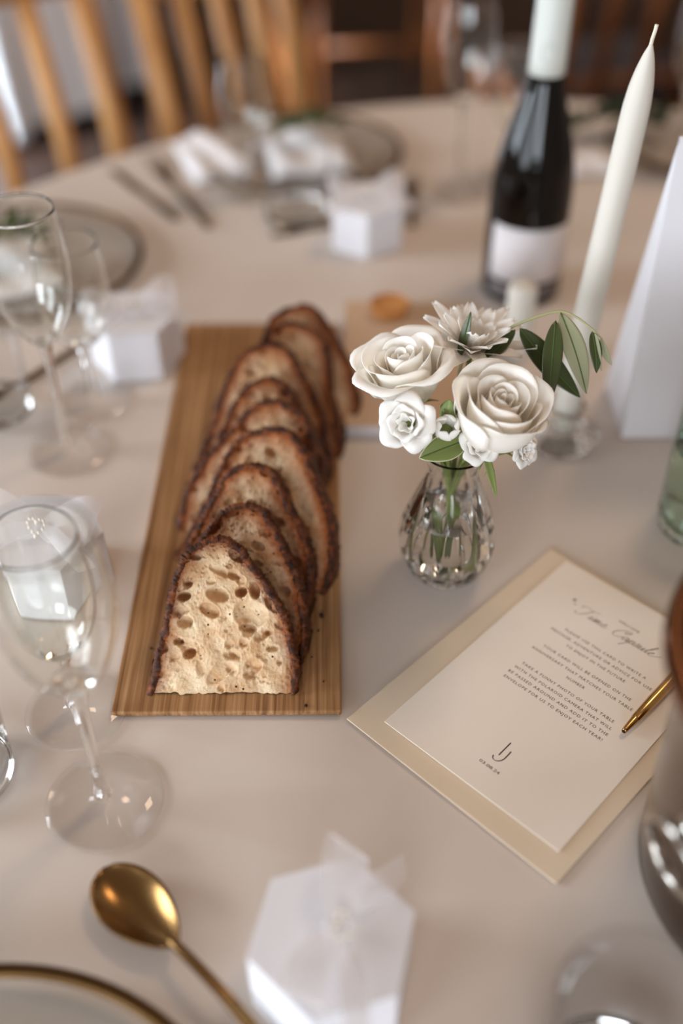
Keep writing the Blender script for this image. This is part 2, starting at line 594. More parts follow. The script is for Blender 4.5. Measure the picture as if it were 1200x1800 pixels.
def bread_slice(label, base, tilt_deg, yaw_deg, sx, sy, seed, T=0.0215, n=80, mirror=False, pores=(), roll=0.0, toast_shade=0.014):  # wide default ring browns the rear slices, partly in place of shade
    rng = np.random.default_rng(seed)
    tilt = math.radians(tilt_deg)
    lt, lx = np.array(LX).T
    rt, rx = np.array(RX).T
    wob = rng.normal(0, 1, 8)

    def edge_x(t, side):
        x = np.interp(t, lt, lx) if side < 0 else np.interp(t, rt, rx)
        x = x + 0.0009 * np.sin(t * 9 + wob[0] + side) + 0.0006 * np.sin(t * 23 + wob[1] + 2 * side) * (1 - t)
        return x
    if mirror:
        ex = lambda t, s: -edge_x(t, -s)
    else:
        ex = edge_x
    j = np.arange(n + 1) / n
    t = 1 - (1 - j) ** 1.7
    s = np.linspace(0, 1, n + 1)
    xl, xr = ex(t, -1), ex(t, 1)
    X = (xl[:, None] + (xr - xl)[:, None] * s[None, :]) * sx
    Y = np.repeat(t[:, None] * SH * sy, n + 1, 1)
    # ragged lower edge
    bot = 0.0006 * np.sin(X * 130 + wob[2]) + 0.0002 * np.sin(X * 730 + wob[3]) + np.interp(X, np.linspace(-0.06, 0.06, 60), rng.normal(0, 0.0004, 60))
    Y = Y + bot * np.clip(1 - t[:, None] * 8, 0, 1) + 0.0014 * np.clip(1 - t[:, None] * 8, 0, 1)
    # outline (left bottom -> apex -> right bottom)
    oj = np.linspace(0, 1, 170)
    ot = 1 - (1 - oj) ** 2.0
    ol = np.stack([ex(ot, -1) * sx, ot * SH * sy], 1)
    orr = np.stack([ex(ot, 1) * sx, ot * SH * sy], 1)[::-1]
    O = np.concatenate([ol, orr[1:]], 0)
    # distance to crust
    D = np.full(X.shape, 1.0)
    for q in O[::3]:
        D = np.minimum(D, np.hypot(X - q[0], Y - q[1]))
    Z = np.zeros_like(X)
    P = [tuple(p) for p in pores]
    for _ in range(800):
        a = rng.uniform(0.0004, 0.0010)
        P.append((rng.uniform(-0.048, 0.048) * sx, rng.uniform(0.003, SH * sy), a * rng.uniform(1.0, 2.0), a, 0.8 * a, rng.uniform(-0.8, 0.8)))
    npore = 90
    for _ in range(npore):
        a = 0.0009 + 0.0032 * rng.random() ** 2.2
        P.append((rng.uniform(-0.045, 0.045) * sx, rng.uniform(0.004, SH * sy), a * rng.uniform(1.0, 1.9), a, rng.uniform(0.5, 1.0) * a * 1.1, rng.uniform(-0.6, 0.6)))
    for (px, py, ra, rb, dp, an) in P:
        ca, sa = math.cos(an), math.sin(an)
        u = ((X - px) * ca + (Y - py) * sa) / ra
        w = (-(X - px) * sa + (Y - py) * ca) / rb
        d2 = u * u + w * w
        k = np.clip(1 - d2, 0, 1)
        Z -= 1.35 * dp * k ** 0.42
        Z += 0.00035 * np.exp(-((np.sqrt(d2) - 1.08) / 0.14) ** 2)
    # soft unevenness of the torn crumb
    Z += 0.0007 * np.sin(X * 190 + wob[4]) * np.sin(Y * 160 + wob[5]) + 0.0004 * np.sin(X * 430 + Y * 210 + wob[6])
    Z += rng.normal(0, 0.00010, X.shape)
    Z *= np.clip(D / 0.003, 0.1, 1)
    Z = np.maximum(Z, -T * 0.8)
    yb = T / math.tan(tilt)          # foot of the back face when the slice stands flat on the board
    verts = [tuple(p) for p in np.stack([X.ravel(), Y.ravel(), Z.ravel()], 1)]
    W = n + 1
    faces = [(r * W + c, r * W + c + 1, (r + 1) * W + c + 1, (r + 1) * W + c) for r in range(n) for c in range(n)]
    # back and sides
    Ob = [(x * 0.99, max(y, yb * 0.98), -T) for x, y in O]
    Of = [(x, y, 0.0) for x, y in O]
    b0 = len(verts)
    verts += Of + Ob
    no = len(O)
    faces += [(b0 + i, b0 + i + 1, b0 + no + i + 1, b0 + no + i) for i in range(no - 1)]
    faces += [tuple(b0 + no + i for i in range(no))]
    faces += [(b0, b0 + no, b0 + no + no - 1, b0 + no - 1)]
    root = thing('bread_slice', label, 'bread slice', base, (tilt, roll, math.radians(yaw_deg)), 'bread slices on the board')
    root.rotation_mode = 'XYZ'
    me = bpy.data.meshes.new('crumb')
    me.from_pydata(verts, [], faces)
    me.update()
    rim = np.concatenate([np.exp(-D.ravel() / toast_shade), np.ones(no), np.full(no, 0.4)])
    at = me.attributes.new('rim', 'FLOAT', 'POINT')
    at.data.foreach_set('value', rim.astype(np.float32))
    me.materials.append(M['crumb'])
    for p in me.polygons:
        p.use_smooth = True
    o = bpy.data.objects.new('crumb', me)
    COL.objects.link(o)
    o.parent = root
    # crust band
    tg = np.gradient(O, axis=0)
    nr = np.stack([-tg[:, 1], tg[:, 0]], 1)
    nr /= (np.linalg.norm(nr, axis=1)[:, None] + 1e-9)
    cen = np.array([0, SH * sy * 0.45])
    sgn = np.sign(((O - cen) * nr).sum(1))
    nr *= np.median(sgn)
    cr = []
    m = 9
    secs = [(-0.0024, 0.0001), (-0.0010, 0.0011), (0.0010, 0.0008), (0.0023, -0.0012), (0.0027, -T * 0.35), (0.0027, -T * 0.65), (0.0020, -T + 0.001), (-0.0004, -T - 0.0004), (-0.0022, -T - 0.0002)]
    rough = rng.normal(0, 1, (no, m))
    rough = (rough + np.roll(rough, 1, 0)) / 1.5
    lump = np.interp(np.arange(no), np.linspace(0, no - 1, 26), rng.normal(0, 1, 26))
    for i in range(no):
        for q, (of, z) in enumerate(secs):
            d = of + 0.00055 * rough[i, q] * (1 if 0 < q < m - 1 else 0.5) + 0.0005 * lump[i]
            x, y = O[i] + nr[i] * d
            zz = z + 0.00055 * rough[i, (q + 3) % m]
            ymin = max(0.0, -z / math.tan(tilt))
            cr.append((x, max(y, ymin), zz))
    cf = [(i * m + q, i * m + q + 1, (i + 1) * m + q + 1, (i + 1) * m + q) for i in range(no - 1) for q in range(m - 1)]
    mb = MB().add(cr, cf)
    mb.build('crust', 'crust', root)
    return root


def fp(px, py, rx, ry, d, an=0.0):
    """a pore of the front slice given in slice-plane metres"""
    return (px, py, rx, ry, d, an)


front_pores = [fp(-0.0035, 0.0655, 0.0078, 0.0048, 0.0085, -0.25), fp(-0.0257, 0.0645, 0.0048, 0.0034, 0.009, 0.2), fp(0.0122, 0.0672, 0.0042, 0.0036, 0.010, 0.5),
               fp(0.0212, 0.0680, 0.0036, 0.0056, 0.0065, 0.1), fp(-0.0085, 0.0552, 0.0074, 0.0044, 0.005, -0.5), fp(-0.0245, 0.0478, 0.0052, 0.0040, 0.006, 0.1),
               fp(0.0185, 0.0525, 0.0115, 0.0088, 0.0035, -0.2), fp(0.0168, 0.0432, 0.0060, 0.0032, 0.007, -0.2), fp(-0.0215, 0.0272, 0.0045, 0.0036, 0.0085, 0.4),
               fp(0.0100, 0.0915, 0.0070, 0.0046, 0.004, -0.5), fp(0.0010, 0.0800, 0.0110, 0.0028, 0.003, -0.35), fp(-0.0020, 0.0140, 0.0100, 0.0050, 0.0022, 0.7),
               fp(0.0330, 0.0300, 0.0042, 0.0024, 0.004, 0.1), fp(-0.0140, 0.0170, 0.0030, 0.0050, 0.002, 0.2), fp(-0.0230, 0.0735, 0.0034, 0.0020, 0.004, 0),
               fp(-0.0290, 0.0350, 0.0032, 0.0026, 0.005, 0), fp(0.0080, 0.0260, 0.0050, 0.0030, 0.003, -0.6), fp(0.0300, 0.0600, 0.0022, 0.0048, 0.004, 0.3)]
bz = TZ + BT
bread_slice('frontmost bread slice, its whole pale holey face turned to the camera', (-0.0780, 0.4360, bz), 42, 0.5, 1.0, 1.0, 1, n=150, pores=front_pores, toast_shade=0.0075)
bread_slice('second bread slice from the front, a rim showing behind the frontmost one', (-0.0735, 0.4705, bz), 42, -9, 0.98, 1.0, 2, n=110)
bread_slice('third bread slice from the front, tall and turned slightly to the left', (-0.0760, 0.5075, bz), 43, -15, 1.06, 1.04, 3, n=110)
bread_slice('fourth bread slice from the front, wide with its crusts spreading past its neighbours', (-0.0680, 0.5445, bz), 43, -18, 1.22, 1.08, 4)
bread_slice('fifth bread slice from the front, in the middle of the row', (-0.0730, 0.5815, bz), 43, -14, 1.12, 1.08, 5, mirror=True)
bread_slice('sixth bread slice from the front, mostly hidden in the row', (-0.0670, 0.6175, bz), 43, -12, 1.05, 1.03, 6)
bread_slice('seventh bread slice from the front, taller than the one before it', (-0.0670, 0.6555, bz), 43, -10, 1.14, 1.10, 7)
bread_slice('eighth bread slice from the front, second last on the board', (-0.0560, 0.6925, bz), 42, -8, 1.16, 1.08, 8, mirror=True)
bread_slice('rearmost bread slice at the far end of the board', (-0.0400, 0.7295, bz), 42, -7, 1.08, 1.04, 9)

rc = random.Random(8)
cm0 = None
for (x, y, r) in [(-0.119, 0.520, .0012), (-0.116, 0.508, .0012), (-0.014, 0.506, .0020), (-0.016, 0.492, .0010), (-0.023, 0.427, .0013), (-0.031, 0.498, .0014),
                  (-0.130, 0.476, .0008), (-0.012, 0.447, .0008), (-0.020, 0.468, .0008), (-0.111, 0.560, .0010)]:
    mb = MB().sphere((0, 0, r * 0.5), r, 7, 4, (rc.uniform(.8, 1.4), rc.uniform(.7, 1.1), 0.55))
    o = mb.build('bread_crumb', 'crumb_dark')
    o.location = (x, y, bz)
    o.rotation_euler = (0, 0, rc.uniform(0, 3))
    tag(o, 'tiny dark crust crumb lying on the oak board', 'crumb', 'crust crumbs scattered on the board')


# ------------------------------------------------------------------ glassware
def resample(prof, n=4):
    pts = smoothpath([(r, 0, z) for r, z in prof], n)
    return [(max(p.x, 0.0), p.z) for p in pts]


def make_glass(name, label, outer, bowl0, foot_r, wall, loc, group, mat='glass', split=(0.006, None)):
    """stemmed glass: one closed skin divided into foot, stem and bowl"""
    root = thing(name, label, 'glass', loc, (0, 0, 0), group)
    foot = [(0.0, 0.0), (foot_r - 0.001, 0.0), (foot_r, 0.0008), (foot_r - 0.0006, 0.0018), (foot_r * 0.6, 0.0028), (0.0100, 0.0050), (0.0058, 0.0085)]
    MB().lathe(foot, 64).build('foot', 'thin_glass', root)
    stem_pts = [(0.0058, 0.0085), (0.0046, 0.014), (0.0038, 0.025), (0.0034, bowl0 * 0.55), (0.0036, bowl0 * 0.82), (0.0050, bowl0 - 0.008), (outer[0][0], outer[0][1])]
    MB().lathe(resample(stem_pts, 4), 32).build('stem', mat, root)
    out = resample(outer, 5)
    inn = [(max(r - wall, 0.0005), z + (wall if i == 0 else 0)) for i, (r, z) in enumerate(out) if z > outer[0][1] + 0.006]
    inn = inn[::-1] + [(0.0, inn[0][1] + 0)]
    rim_r, rim_z = out[-1]
    prof = out + [(rim_r - wall * 0.3, rim_z + 0.0005), (rim_r - wall * 0.7, rim_z + 0.0005)] + inn
    MB().lathe(prof, 64).build('bowl', mat, root)
    return root


TALL = [(0.0062, 0.106), (0.0125, 0.114), (0.0190, 0.124), (0.0250, 0.138), (0.0290, 0.155), (0.0308, 0.172), (0.0302, 0.190), (0.0282, 0.206), (0.0266, 0.217)]
SHORT = [(0.0062, 0.058), (0.0140, 0.064), (0.0220, 0.074), (0.0275, 0.090), (0.0295, 0.106), (0.0292, 0.124), (0.0275, 0.142), (0.0262, 0.154)]
GA = 'tall tulip wine glasses'
GB = 'short wine glasses'
tall = make_glass('tall_wine_glass', 'nearest tall tulip glass, its round foot in front of the bread board', TALL, 0.106, 0.0355, 0.0007, (-0.1424, 0.3592, TZ), GA)
short = make_glass('short_wine_glass', 'shorter wine glass just behind the nearest tall glass, foot by the board corner', SHORT, 0.058, 0.0330, 0.0007, (-0.1721, 0.4273, TZ), GB)
dup(tall, 'tall tulip glass at the left edge, beside the bread board', (-0.2304, 0.6992, TZ))
dup(short, 'short wine glass standing behind the tall glass at the left edge', (-0.2216, 0.7716, TZ))
dup(tall, 'tall flute glass left of the wine bottle near the far table edge', (0.1398, 1.1981, TZ))
dup(short, 'short wine glass at the far setting, in front of the wooden chair', (-0.1091, 1.1981, TZ))
dup(short, 'short wine glass right behind the shoulder of the wine bottle', (0.2050, 1.2500, TZ))
dup(tall, 'tall glass in the blurred far right corner by the dark sprig', (0.4150, 1.2750, TZ), scale=0.9)
dup(short, 'short glass in the blurred far right corner', (0.4700, 1.2200, TZ))


def make_tumbler(label, loc, R, h, mat='glass', wall='thin_glass', ribs=0, group='water tumblers'):
    root = thing('tumbler', label, 'glass', loc, (0, 0, 0), group)
    w = 0.0016
    base = [(0.0, 0.0), (R * 0.86, 0.0), (R * 0.92, 0.0012), (R * 0.95, 0.006), (R * 0.955, 0.011), (R * 0.90, 0.0105), (R * 0.8, 0.0098), (0.0, 0.0092)]
    out = [(R * 0.955, 0.0112), (R * 0.96, 0.02), (R * 0.97, 0.03), (R * 0.985, h * 0.5), (R, h * 0.8), (R, h)]
    inn = [(R - w * 0.3, h + 0.0006), (R - w * 0.8, h + 0.0005), (R - w, h - 0.001), (R * 0.97 - w, 0.032), (R * 0.94 - w, 0.0115)]
    mod = None
    if ribs:
        def mod(r, z, a):
            k = max(0.0, 1 - abs(z - 0.016) / 0.022)
            return r * (1 - 0.045 * k * (0.5 - 0.5 * math.cos(ribs * a))) if r > R * 0.9 else r
    n = 160 if ribs else 64
    MB().lathe(base, n, mod=mod).build('base', mat, root, angle=50)
    MB().lathe(resample(out, 3) + inn, n, mod=mod).build('wall', wall, root, angle=50)
    return root


tum = make_tumbler('water tumbler cut by the left edge below the nearest wine glass', (-0.2330, 0.3760, TZ), 0.034, 0.088)
dup(tum, 'water tumbler at the left edge beside the tall flute glass', (-0.3060, 0.7560, TZ))
dup(tum, 'clear tumbler in front of the far plate beside the far favour box', (-0.0500, 1.1350, TZ), scale=1.15)
dup(tum, 'clear tumbler in the bottom right corner in front of the metal bucket', (0.1290, 0.1920, TZ), scale=1.12)
tg = make_tumbler('ribbed pale green water glass at the right edge above the card', (0.2800, 0.6060, TZ), 0.037, 0.125, 'glass_green', 'thin_glass_green', 20)
wlv = 0.075
MB().lathe([(0.0, 0.0096), (0.0290, 0.0106), (0.0330, 0.016), (0.0340, 0.03), (0.0350, wlv - 0.002), (0.0350, wlv), (0.0, wlv)], 64).build('water', 'water', tg, angle=40)


# ------------------------------------------------------------------ bud vase
def vase_mod(r, z, a):
    k = max(0.0, min(1.0, (0.092 - z) / 0.03)) * max(0.0, min(1.0, z / 0.006))
    up = abs(math.sin(7 * a)) ** 0.8            # long vertical cuts
    lo = abs(math.sin(7 * a + PI / 2)) ** 0.8   # staggered cuts round the foot
    t = max(0.0, min(1.0, (z - 0.016) / 0.016))
    return r * (1 + 0.085 * k * (up - 0.66) * t + 0.085 * k * (lo - 0.66) * (1 - t))


def make_vase(label, loc, rotz=0.0):
    root = thing('bud_vase', label, 'vase', loc, (0, 0, rotz), None)
    out = resample([(0.0200, 0.0), (0.0240, 0.0025), (0.0305, 0.014), (0.0338, 0.029), (0.0325, 0.046), (0.0265, 0.066), (0.0200, 0.084), (0.0168, 0.094), (0.0180, 0.102), (0.0225, 0.113)], 5)
    inn = resample([(0.0205, 0.1132), (0.0160, 0.102), (0.0148, 0.094), (0.0178, 0.084), (0.0240, 0.066), (0.0297, 0.046), (0.0308, 0.029), (0.0275, 0.016), (0.0190, 0.009), (0.0, 0.008)], 5)
    mb = MB()
    n = 168
    prof = [(0.0, 0.0015), (0.016, 0.0012)] + out + inn
    mb.lathe(prof, n, mod=lambda r, z, a: vase_mod(r, z, a) if r > 0.0195 and z < 0.09 and (r, z) in OUT else r)
    return root, mb


OUT = set(resample([(0.0200, 0.0), (0.0240, 0.0025), (0.0305, 0.014), (0.0338, 0.029), (0.0325, 0.046), (0.0265, 0.066), (0.0200, 0.084), (0.0168, 0.094), (0.0180, 0.102), (0.0225, 0.113)], 5))
VX, VY = 0.0760, 0.5580
vase, mb = make_vase('cut glass bud vase holding the white roses beside the bread board', (VX, VY, TZ))
mb.build('glass_body', 'glass', vase, angle=28)
MB().lathe([(0.0, 0.0082), (0.0188, 0.0091), (0.0277, 0.0165), (0.0309, 0.029), (0.0299, 0.046), (0.0272, 0.056), (0.0270, 0.0575), (0.0, 0.0572)], 64).build('water', 'water', vase, angle=40)


# ------------------------------------------------------------------ flowers
def petal_mesh(r0, z1, aw, curl, spiral, seed, rtop=None, base_r=0.003, notch=0.0, ruff=0.0):
    rnd = random.Random(seed)
    p1, p2, p3 = rnd.uniform(0, 6), rnd.uniform(0, 6), rnd.uniform(-1, 1)

    def fn(u, v):
        s = 2 * u - 1
        ve = v * (1 - 0.30 * abs(s) ** 3.0)
        wid = min(1.0, 0.35 + 1.15 * v) * (1 - 0.10 * max(0, v - 0.7))
        ang = s * aw * wid
        prof = math.sin(min(1.0, ve * 1.55) * PI / 2) ** 0.75
        r = base_r + (r0 - base_r) * prof
        lip = max(0.0, ve - 0.66) / 0.34
        r += curl * lip ** 2.0 * (1 + 0.25 * p3 * s)
        if rtop is not None:
            r += (rtop - r0) * max(0, ve - 0.35) / 0.65
        r += spiral * s
        z = z1 * ve - abs(curl) * 0.55 * lip ** 3
        r += ruff * lip * math.sin(7 * s + p1) + 0.0004 * math.sin(3 * s + p2) * v
        z += 0.6 * ruff * lip * math.sin(9 * s + p2)
        return (r * math.cos(ang), r * math.sin(ang), z)
    return MB().grid(fn, 16, 14)


def axis_rot(axis, spin=0.0):
    q = Vector(axis).normalized().to_track_quat('Z', 'Y')
    return (q @ Euler((0, 0, spin)).to_quaternion()).to_euler()


def make_rose(label, loc, axis, spin, layers, seed, stem_to=None, group='white roses in the bud vase', scale=1.0):
    root = thing('rose', label, 'flower', loc, axis_rot(axis, spin), group)
    root.scale = (scale,) * 3
    k = 0
    for (n, r0, z1, aw, curl, spiral, rtop, off, ruff) in layers:
        for i in range(n):
            mb = petal_mesh(r0, z1 * (1 + 0.03 * math.sin(seed + k * 2.1)), aw, curl * (1 + 0.25 * math.sin(k * 1.7 + seed)), spiral, seed * 31 + k, rtop, ruff=ruff)
            o = mb.build('petal', 'petal', root, solid=0.00035)
            o.rotation_euler = (0, 0, off + 2 * PI * i / n + 0.12 * math.sin(k * 3.3))
            k += 1
    MB().sphere((0, 0, -0.001), 0.0055, 12, 8, (1, 1, 1.2)).build('calyx', 'stem', root)
    for i in range(4):
        a = i * PI / 2 + 0.4
        MB().grid(lambda u, v: ((0.004 + 0.016 * v) * math.cos(a) - (u - .5) * 0.006 * (1 - v) * math.sin(a), (0.004 + 0.016 * v) * math.sin(a) + (u - .5) * 0.006 * (1 - v) * math.cos(a), -0.001 - 0.008 * v * v + 0.003 * v), 3, 6).build('sepal', 'leaf_fresh', root, solid=0.0004)
    return root


LAY = [(2, 0.0032, 0.0440, 2.2, -0.0008, 0.0012, 0.0022, 0.3, 0),
       (3, 0.0062, 0.0452, 1.7, 0.0005, 0.0013, 0.0050, 1.1, 0),
       (3, 0.0095, 0.0464, 1.6, 0.0010, 0.0014, 0.0086, 0.2, 0.0002),
       (3, 0.0132, 0.0478, 1.5, 0.0024, 0.0017, 0.0132, 1.3, 0.0003),
       (3, 0.0190, 0.0492, 1.35, 0.0052, 0.0022, 0.0200, 0.3, 0.0005),
       (4, 0.0235, 0.0468, 1.15, 0.0088, 0.0022, 0.0262, 0.9, 0.0008)]
fz = TZ
# positions of the flower heads (base of each head)
axR = Vector((0.12, -0.22, 0.95)).normalized()
headR = Vector((0.0975, 0.5380, 0.1515)) - axR * 0.0235
LAYR = [list(l) for l in LAY]
LAYR[-1][4], LAYR[-1][6] = 0.0050, 0.0252
LAYR[-2][4] = 0.0036
roseR = make_rose('front rose with its open spiral centre facing the camera, right of the vase', (headR.x, headR.y, fz + headR.z), axR, 0.4, LAYR, 2, scale=1.06)
axL = Vector((-0.22, -0.05, 0.97)).normalized()
headL = Vector((0.0415, 0.5760, 0.1580)) - axL * 0.0235
LAY2 = [list(l) for l in LAY]
LAY2[-1][4] = 0.011
LAY2[-1][6] = 0.026
LAY2[-1][8] = 0.0012
roseL = make_rose('left rose seen from its side, outer petal flaring out over the tan book', (headL.x, headL.y, fz + headL.z), axL, 1.3, LAY2, 5, scale=0.98)


def make_daisy(label, loc, axis, R=0.041):
    root = thing('chrysanthemum', label, 'flower', loc, axis_rot(axis, 0.2))
    rnd = random.Random(4)
    for ring, (n, L, el) in enumerate([(13, R, 0.48), (11, R * 0.88, 0.80), (8, R * 0.66, 1.1)]):
        for i in range(n):
            a = 2 * PI * (i + 0.5 * ring) / n + rnd.uniform(-.08, .08)
            e = el + rnd.uniform(-.12, .12)
            LL = L * rnd.uniform(.9, 1.08)

            def fn(u, v, e=e, LL=LL):
                s = 2 * u - 1
                w = 0.0062 * math.sin(PI * min(1, v * 0.86 + 0.10)) ** 0.7 if v < 1 else 0.0015
                d = LL * v
                z = d * math.sin(e) - 0.006 * v * v + 0.0022 * (s * s)
                return (d * math.cos(e) + 0.002, s * w, z)
            o = MB().grid(fn, 6, 10).build('petal', 'petal_white', root, solid=0.0003)
            o.rotation_euler = (0, 0, a)
    MB().sphere((0, 0, 0.003), 0.006, 14, 8, (1, 1, .7)).build('flower_centre', 'leaf_fresh', root)
    return root


make_daisy('white chrysanthemum with long narrow petals behind the two roses', (0.0870, 0.6040, fz + 0.1610), (0.10, -0.05, 0.95))


def make_carnation(label, loc, axis, R, seed, name='carnation', group=None):
    root = thing(name, label, 'flower', loc, axis_rot(axis, 0.3), group)
    rnd = random.Random(seed)
    for (n, r0, z1, aw, curl) in [(3, R * 0.2, R * 0.9, 1.5, R * .1), (4, R * 0.40, R * 0.98, 1.15, R * .22), (5, R * 0.62, R * 0.85, 1.0, R * .42)]:
        for i in range(n):
            o = petal_mesh(r0, z1, aw, curl, R * .06, rnd.randint(0, 999), ruff=R * 0.06, base_r=0.001, rtop=r0 * 1.25).build('petal', 'petal_white', root, solid=0.0004)
            o.rotation_euler = (0, 0, 2 * PI * i / n + rnd.uniform(-.25, .25))
    MB().sphere((0, 0, 0), R * 0.25, 10, 6).build('calyx', 'stem', root)
    return root


make_carnation('small white spray flower below the left rose', (0.0440, 0.5360, fz + 0.1500), (-0.32, -0.72, 0.6), 0.0165, 3, 'spray_flower')
make_carnation('small white blossom tucked under the front rose beside the striped leaf', (0.0865, 0.5320, fz + 0.1360), (0.1, -0.7, 0.55), 0.0115, 7, 'blossom')
make_carnation('small white blossom showing at the lower right of the front rose', (0.1140, 0.5380, fz + 0.1290), (0.6, -0.6, 0.35), 0.0105, 9, 'blossom')

wb = thing('flower_bud', 'half open white bud between the spray flower and front rose', 'flower', (0.0655, 0.5335, fz + 0.1450), axis_rot((0.05, -0.55, 0.8), 0))
for i in range(6):
    o = petal_mesh(0.0078, 0.0165, 0.75, -0.0035, 0.0006, 40 + i, base_r=0.002).build('petal', 'petal_white', wb, solid=0.0004)
    o.rotation_euler = (0, 0, i * PI / 3)
MB().sphere((0, 0, 0.001), 0.0055, 12, 7).build('calyx', 'leaf_fresh', wb)
gbud = thing('green_bud', 'closed green bud above the half open white bud', 'bud', (0.0678, 0.5455, fz + 0.1450), axis_rot((0.0, -0.15, 1.0), 0))
MB().lathe(resample([(0.0, 0.0), (0.0040, 0.003), (0.0054, 0.008), (0.0040, 0.014), (0.0012, 0.0185), (0.0, 0.0195)], 4), 20).build('bud', 'bud', gbud)
for i in range(3):
    o = petal_mesh(0.0056, 0.0165, 0.5, -0.0035, 0.0, 60 + i, base_r=0.0015).build('sepal', 'leaf_fresh', gbud, solid=0.0003)
    o.rotation_euler = (0, 0, i * 2 * PI / 3)


def leaf_mb(base, tip, width, normal, bend=0.0, fold=0.12, vmax=0.45):
    b, t = Vector(base), Vector(tip)
    d = t - b
    L = d.length
    d.normalize()
    n = Vector(normal)
    n = (n - d * n.dot(d)).normalized()
    s = d.cross(n).normalized()

    def fn(u, v):
        q = 2 * u - 1
        w = width * 0.5 * (math.sin(PI * min(1, v ** 0.85)) ** 0.75 if 0 < v < 1 else 0.02)
        p = b + d * (L * v) + s * (q * w) + n * (bend * math.sin(PI * v) + fold * abs(q) * w)
        return tuple(p)
    return MB().grid(fn, 8, 18), (b, d, n, L, bend)


def add_leaf(parent, origin, base, tip, width, normal, mat, bend=0.0, vein=True, fold=0.18):
    base = Vector(base) - Vector(origin)
    tip = Vector(tip) - Vector(origin)
    mb, (b, d, n, L, bd_) = leaf_mb(base, tip, width, normal, bend, fold)
    o = mb.build('leaf', mat, parent, solid=0.0004)
    if vein:
        pts = [b + d * (L * k / 8) + n * (bd_ * math.sin(PI * k / 8) + 0.0003) for k in range(9)]
        MB().tube(pts, [0.00045] * 8 + [0.0002], 5).build('vein', 'vein', o)
    return o


# olive twig arching to the right
oo = Vector((0.0806, 0.5900, 0.110))
tw = thing('olive_twig', 'olive twig with drooping dark and pale leaves arching right of the roses', 'twig', (oo.x, oo.y, fz + oo.z))
tpts = [(0.0790, 0.5660, 0.060), (0.0800, 0.5850, 0.120), (0.0806, 0.5979, 0.1543), (0.0953, 0.602, 0.1665), (0.1154, 0.6065, 0.1791), (0.1409, 0.6081, 0.1885), (0.1534, 0.6035, 0.1878), (0.1641, 0.5964, 0.1827), (0.1708, 0.5919, 0.1777)]
tp = smoothpath([Vector(p) - oo for p in tpts], 5)
MB().tube(tp, [0.0016 - 0.0011 * i / (len(tp) - 1) for i in range(len(tp))], 8).build('stem', 'stem_pale', tw)
toC = Vector((-0.2, -0.75, 0.62))
add_leaf(tw, oo, (0.1183, 0.6044, 0.1782), (0.1589, 0.5757, 0.1425), 0.0165, toC + Vector((0.25, 0, 0.25)), 'leaf', -0.003)
add_leaf(tw, oo, (0.1406, 0.6010, 0.1860), (0.1338, 0.5561, 0.1501), 0.0130, toC, 'leaf', 0.003)
add_leaf(tw, oo, (0.1444, 0.6068, 0.1885), (0.1604, 0.5682, 0.1509), 0.0155, toC + Vector((0.3, 0, 0)), 'leaf_pale', 0.004)
add_leaf(tw, oo, (0.1641, 0.5951, 0.1813), (0.1671, 0.5771, 0.1610), 0.0085, toC + Vector((0.4, 0, 0)), 'leaf', 0.002)
add_leaf(tw, oo, (0.1660, 0.5940, 0.1810), (0.1706, 0.5790, 0.1615), 0.0060, toC + Vector((-0.6, 0, 0)), 'leaf_pale', 0.002, vein=False)
add_leaf(tw, oo, (0.1700, 0.5925, 0.1785), (0.1784, 0.5847, 0.1621), 0.0050, toC + Vector((-0.7, 0, 0)), 'leaf_pale', 0.002, vein=False)
add_leaf(tw, oo, (0.1154, 0.6045, 0.1769), (0.0900, 0.5850, 0.1600), 0.0105, toC + Vector((-0.5, 0, 0.3)), 'leaf', -0.001)
add_leaf(tw, oo, (0.0780, 0.5900, 0.1640), (0.0843, 0.6000, 0.1935), 0.0070, toC + Vector((-0.4, 0, 0)), 'leaf', 0.0)

# striped leaf on the vase rim and a long sepal hanging beside it
lo_ = Vector((0.0790, 0.5400, 0.110))
lf = thing('striped_leaf', 'pointed green leaf with pale rim folded over the mouth of the vase', 'leaf', (lo_.x, lo_.y, fz + lo_.z))
a_ = add_leaf(lf, lo_, (0.0800, 0.5330, 0.1400), (0.0495, 0.5230, 0.1330), 0.0170, (0.2, -0.6, 0.75), 'leaf_fresh', 0.001, fold=0.35)
a_.name = 'blade'
rimb, rimt = Vector((0.0800, 0.5330, 0.1400)) - lo_, Vector((0.0495, 0.5230, 0.1330)) - lo_
dd = (rimt - rimb)
nn = Vector((0.2, -0.6, 0.75))
dn = dd.normalized()
nn = (nn - dn * nn.dot(dn)).normalized()
ss = dn.cross(nn)
for sg in (-1, 1):
    rp = []
    for k in range(15):
        v = k / 14
        w = 0.0085 * (math.sin(PI * v ** 0.85) ** 0.75 if 0 < v < 1 else 0.02)
        rp.append(rimb + dd * v + ss * (sg * w) + nn * (0.001 * math.sin(PI * v) + 0.35 * w))
    MB().tube(rp, 0.0004, 5).build('leaf_rim', 'leaf_rim', lf)
MB().tube(smoothpath([Vector((0.0790, 0.5600, 0.075)) - lo_, Vector((0.0795, 0.5480, 0.115)) - lo_, rimb], 5), 0.0011, 7).build('stem', 'stem', lf)
so = Vector((0.0880, 0.5400, 0.110))
sp = thing('hanging_sepal', 'narrow fringed green sepal hanging to the right of the vase neck', 'leaf', (so.x, so.y, fz + so.z))
add_leaf(sp, so, (0.0905, 0.5330, 0.1380), (0.0985, 0.5060, 0.1140), 0.0050, (-0.1, -0.7, 0.6), 'leaf_fresh', 0.001, vein=False)
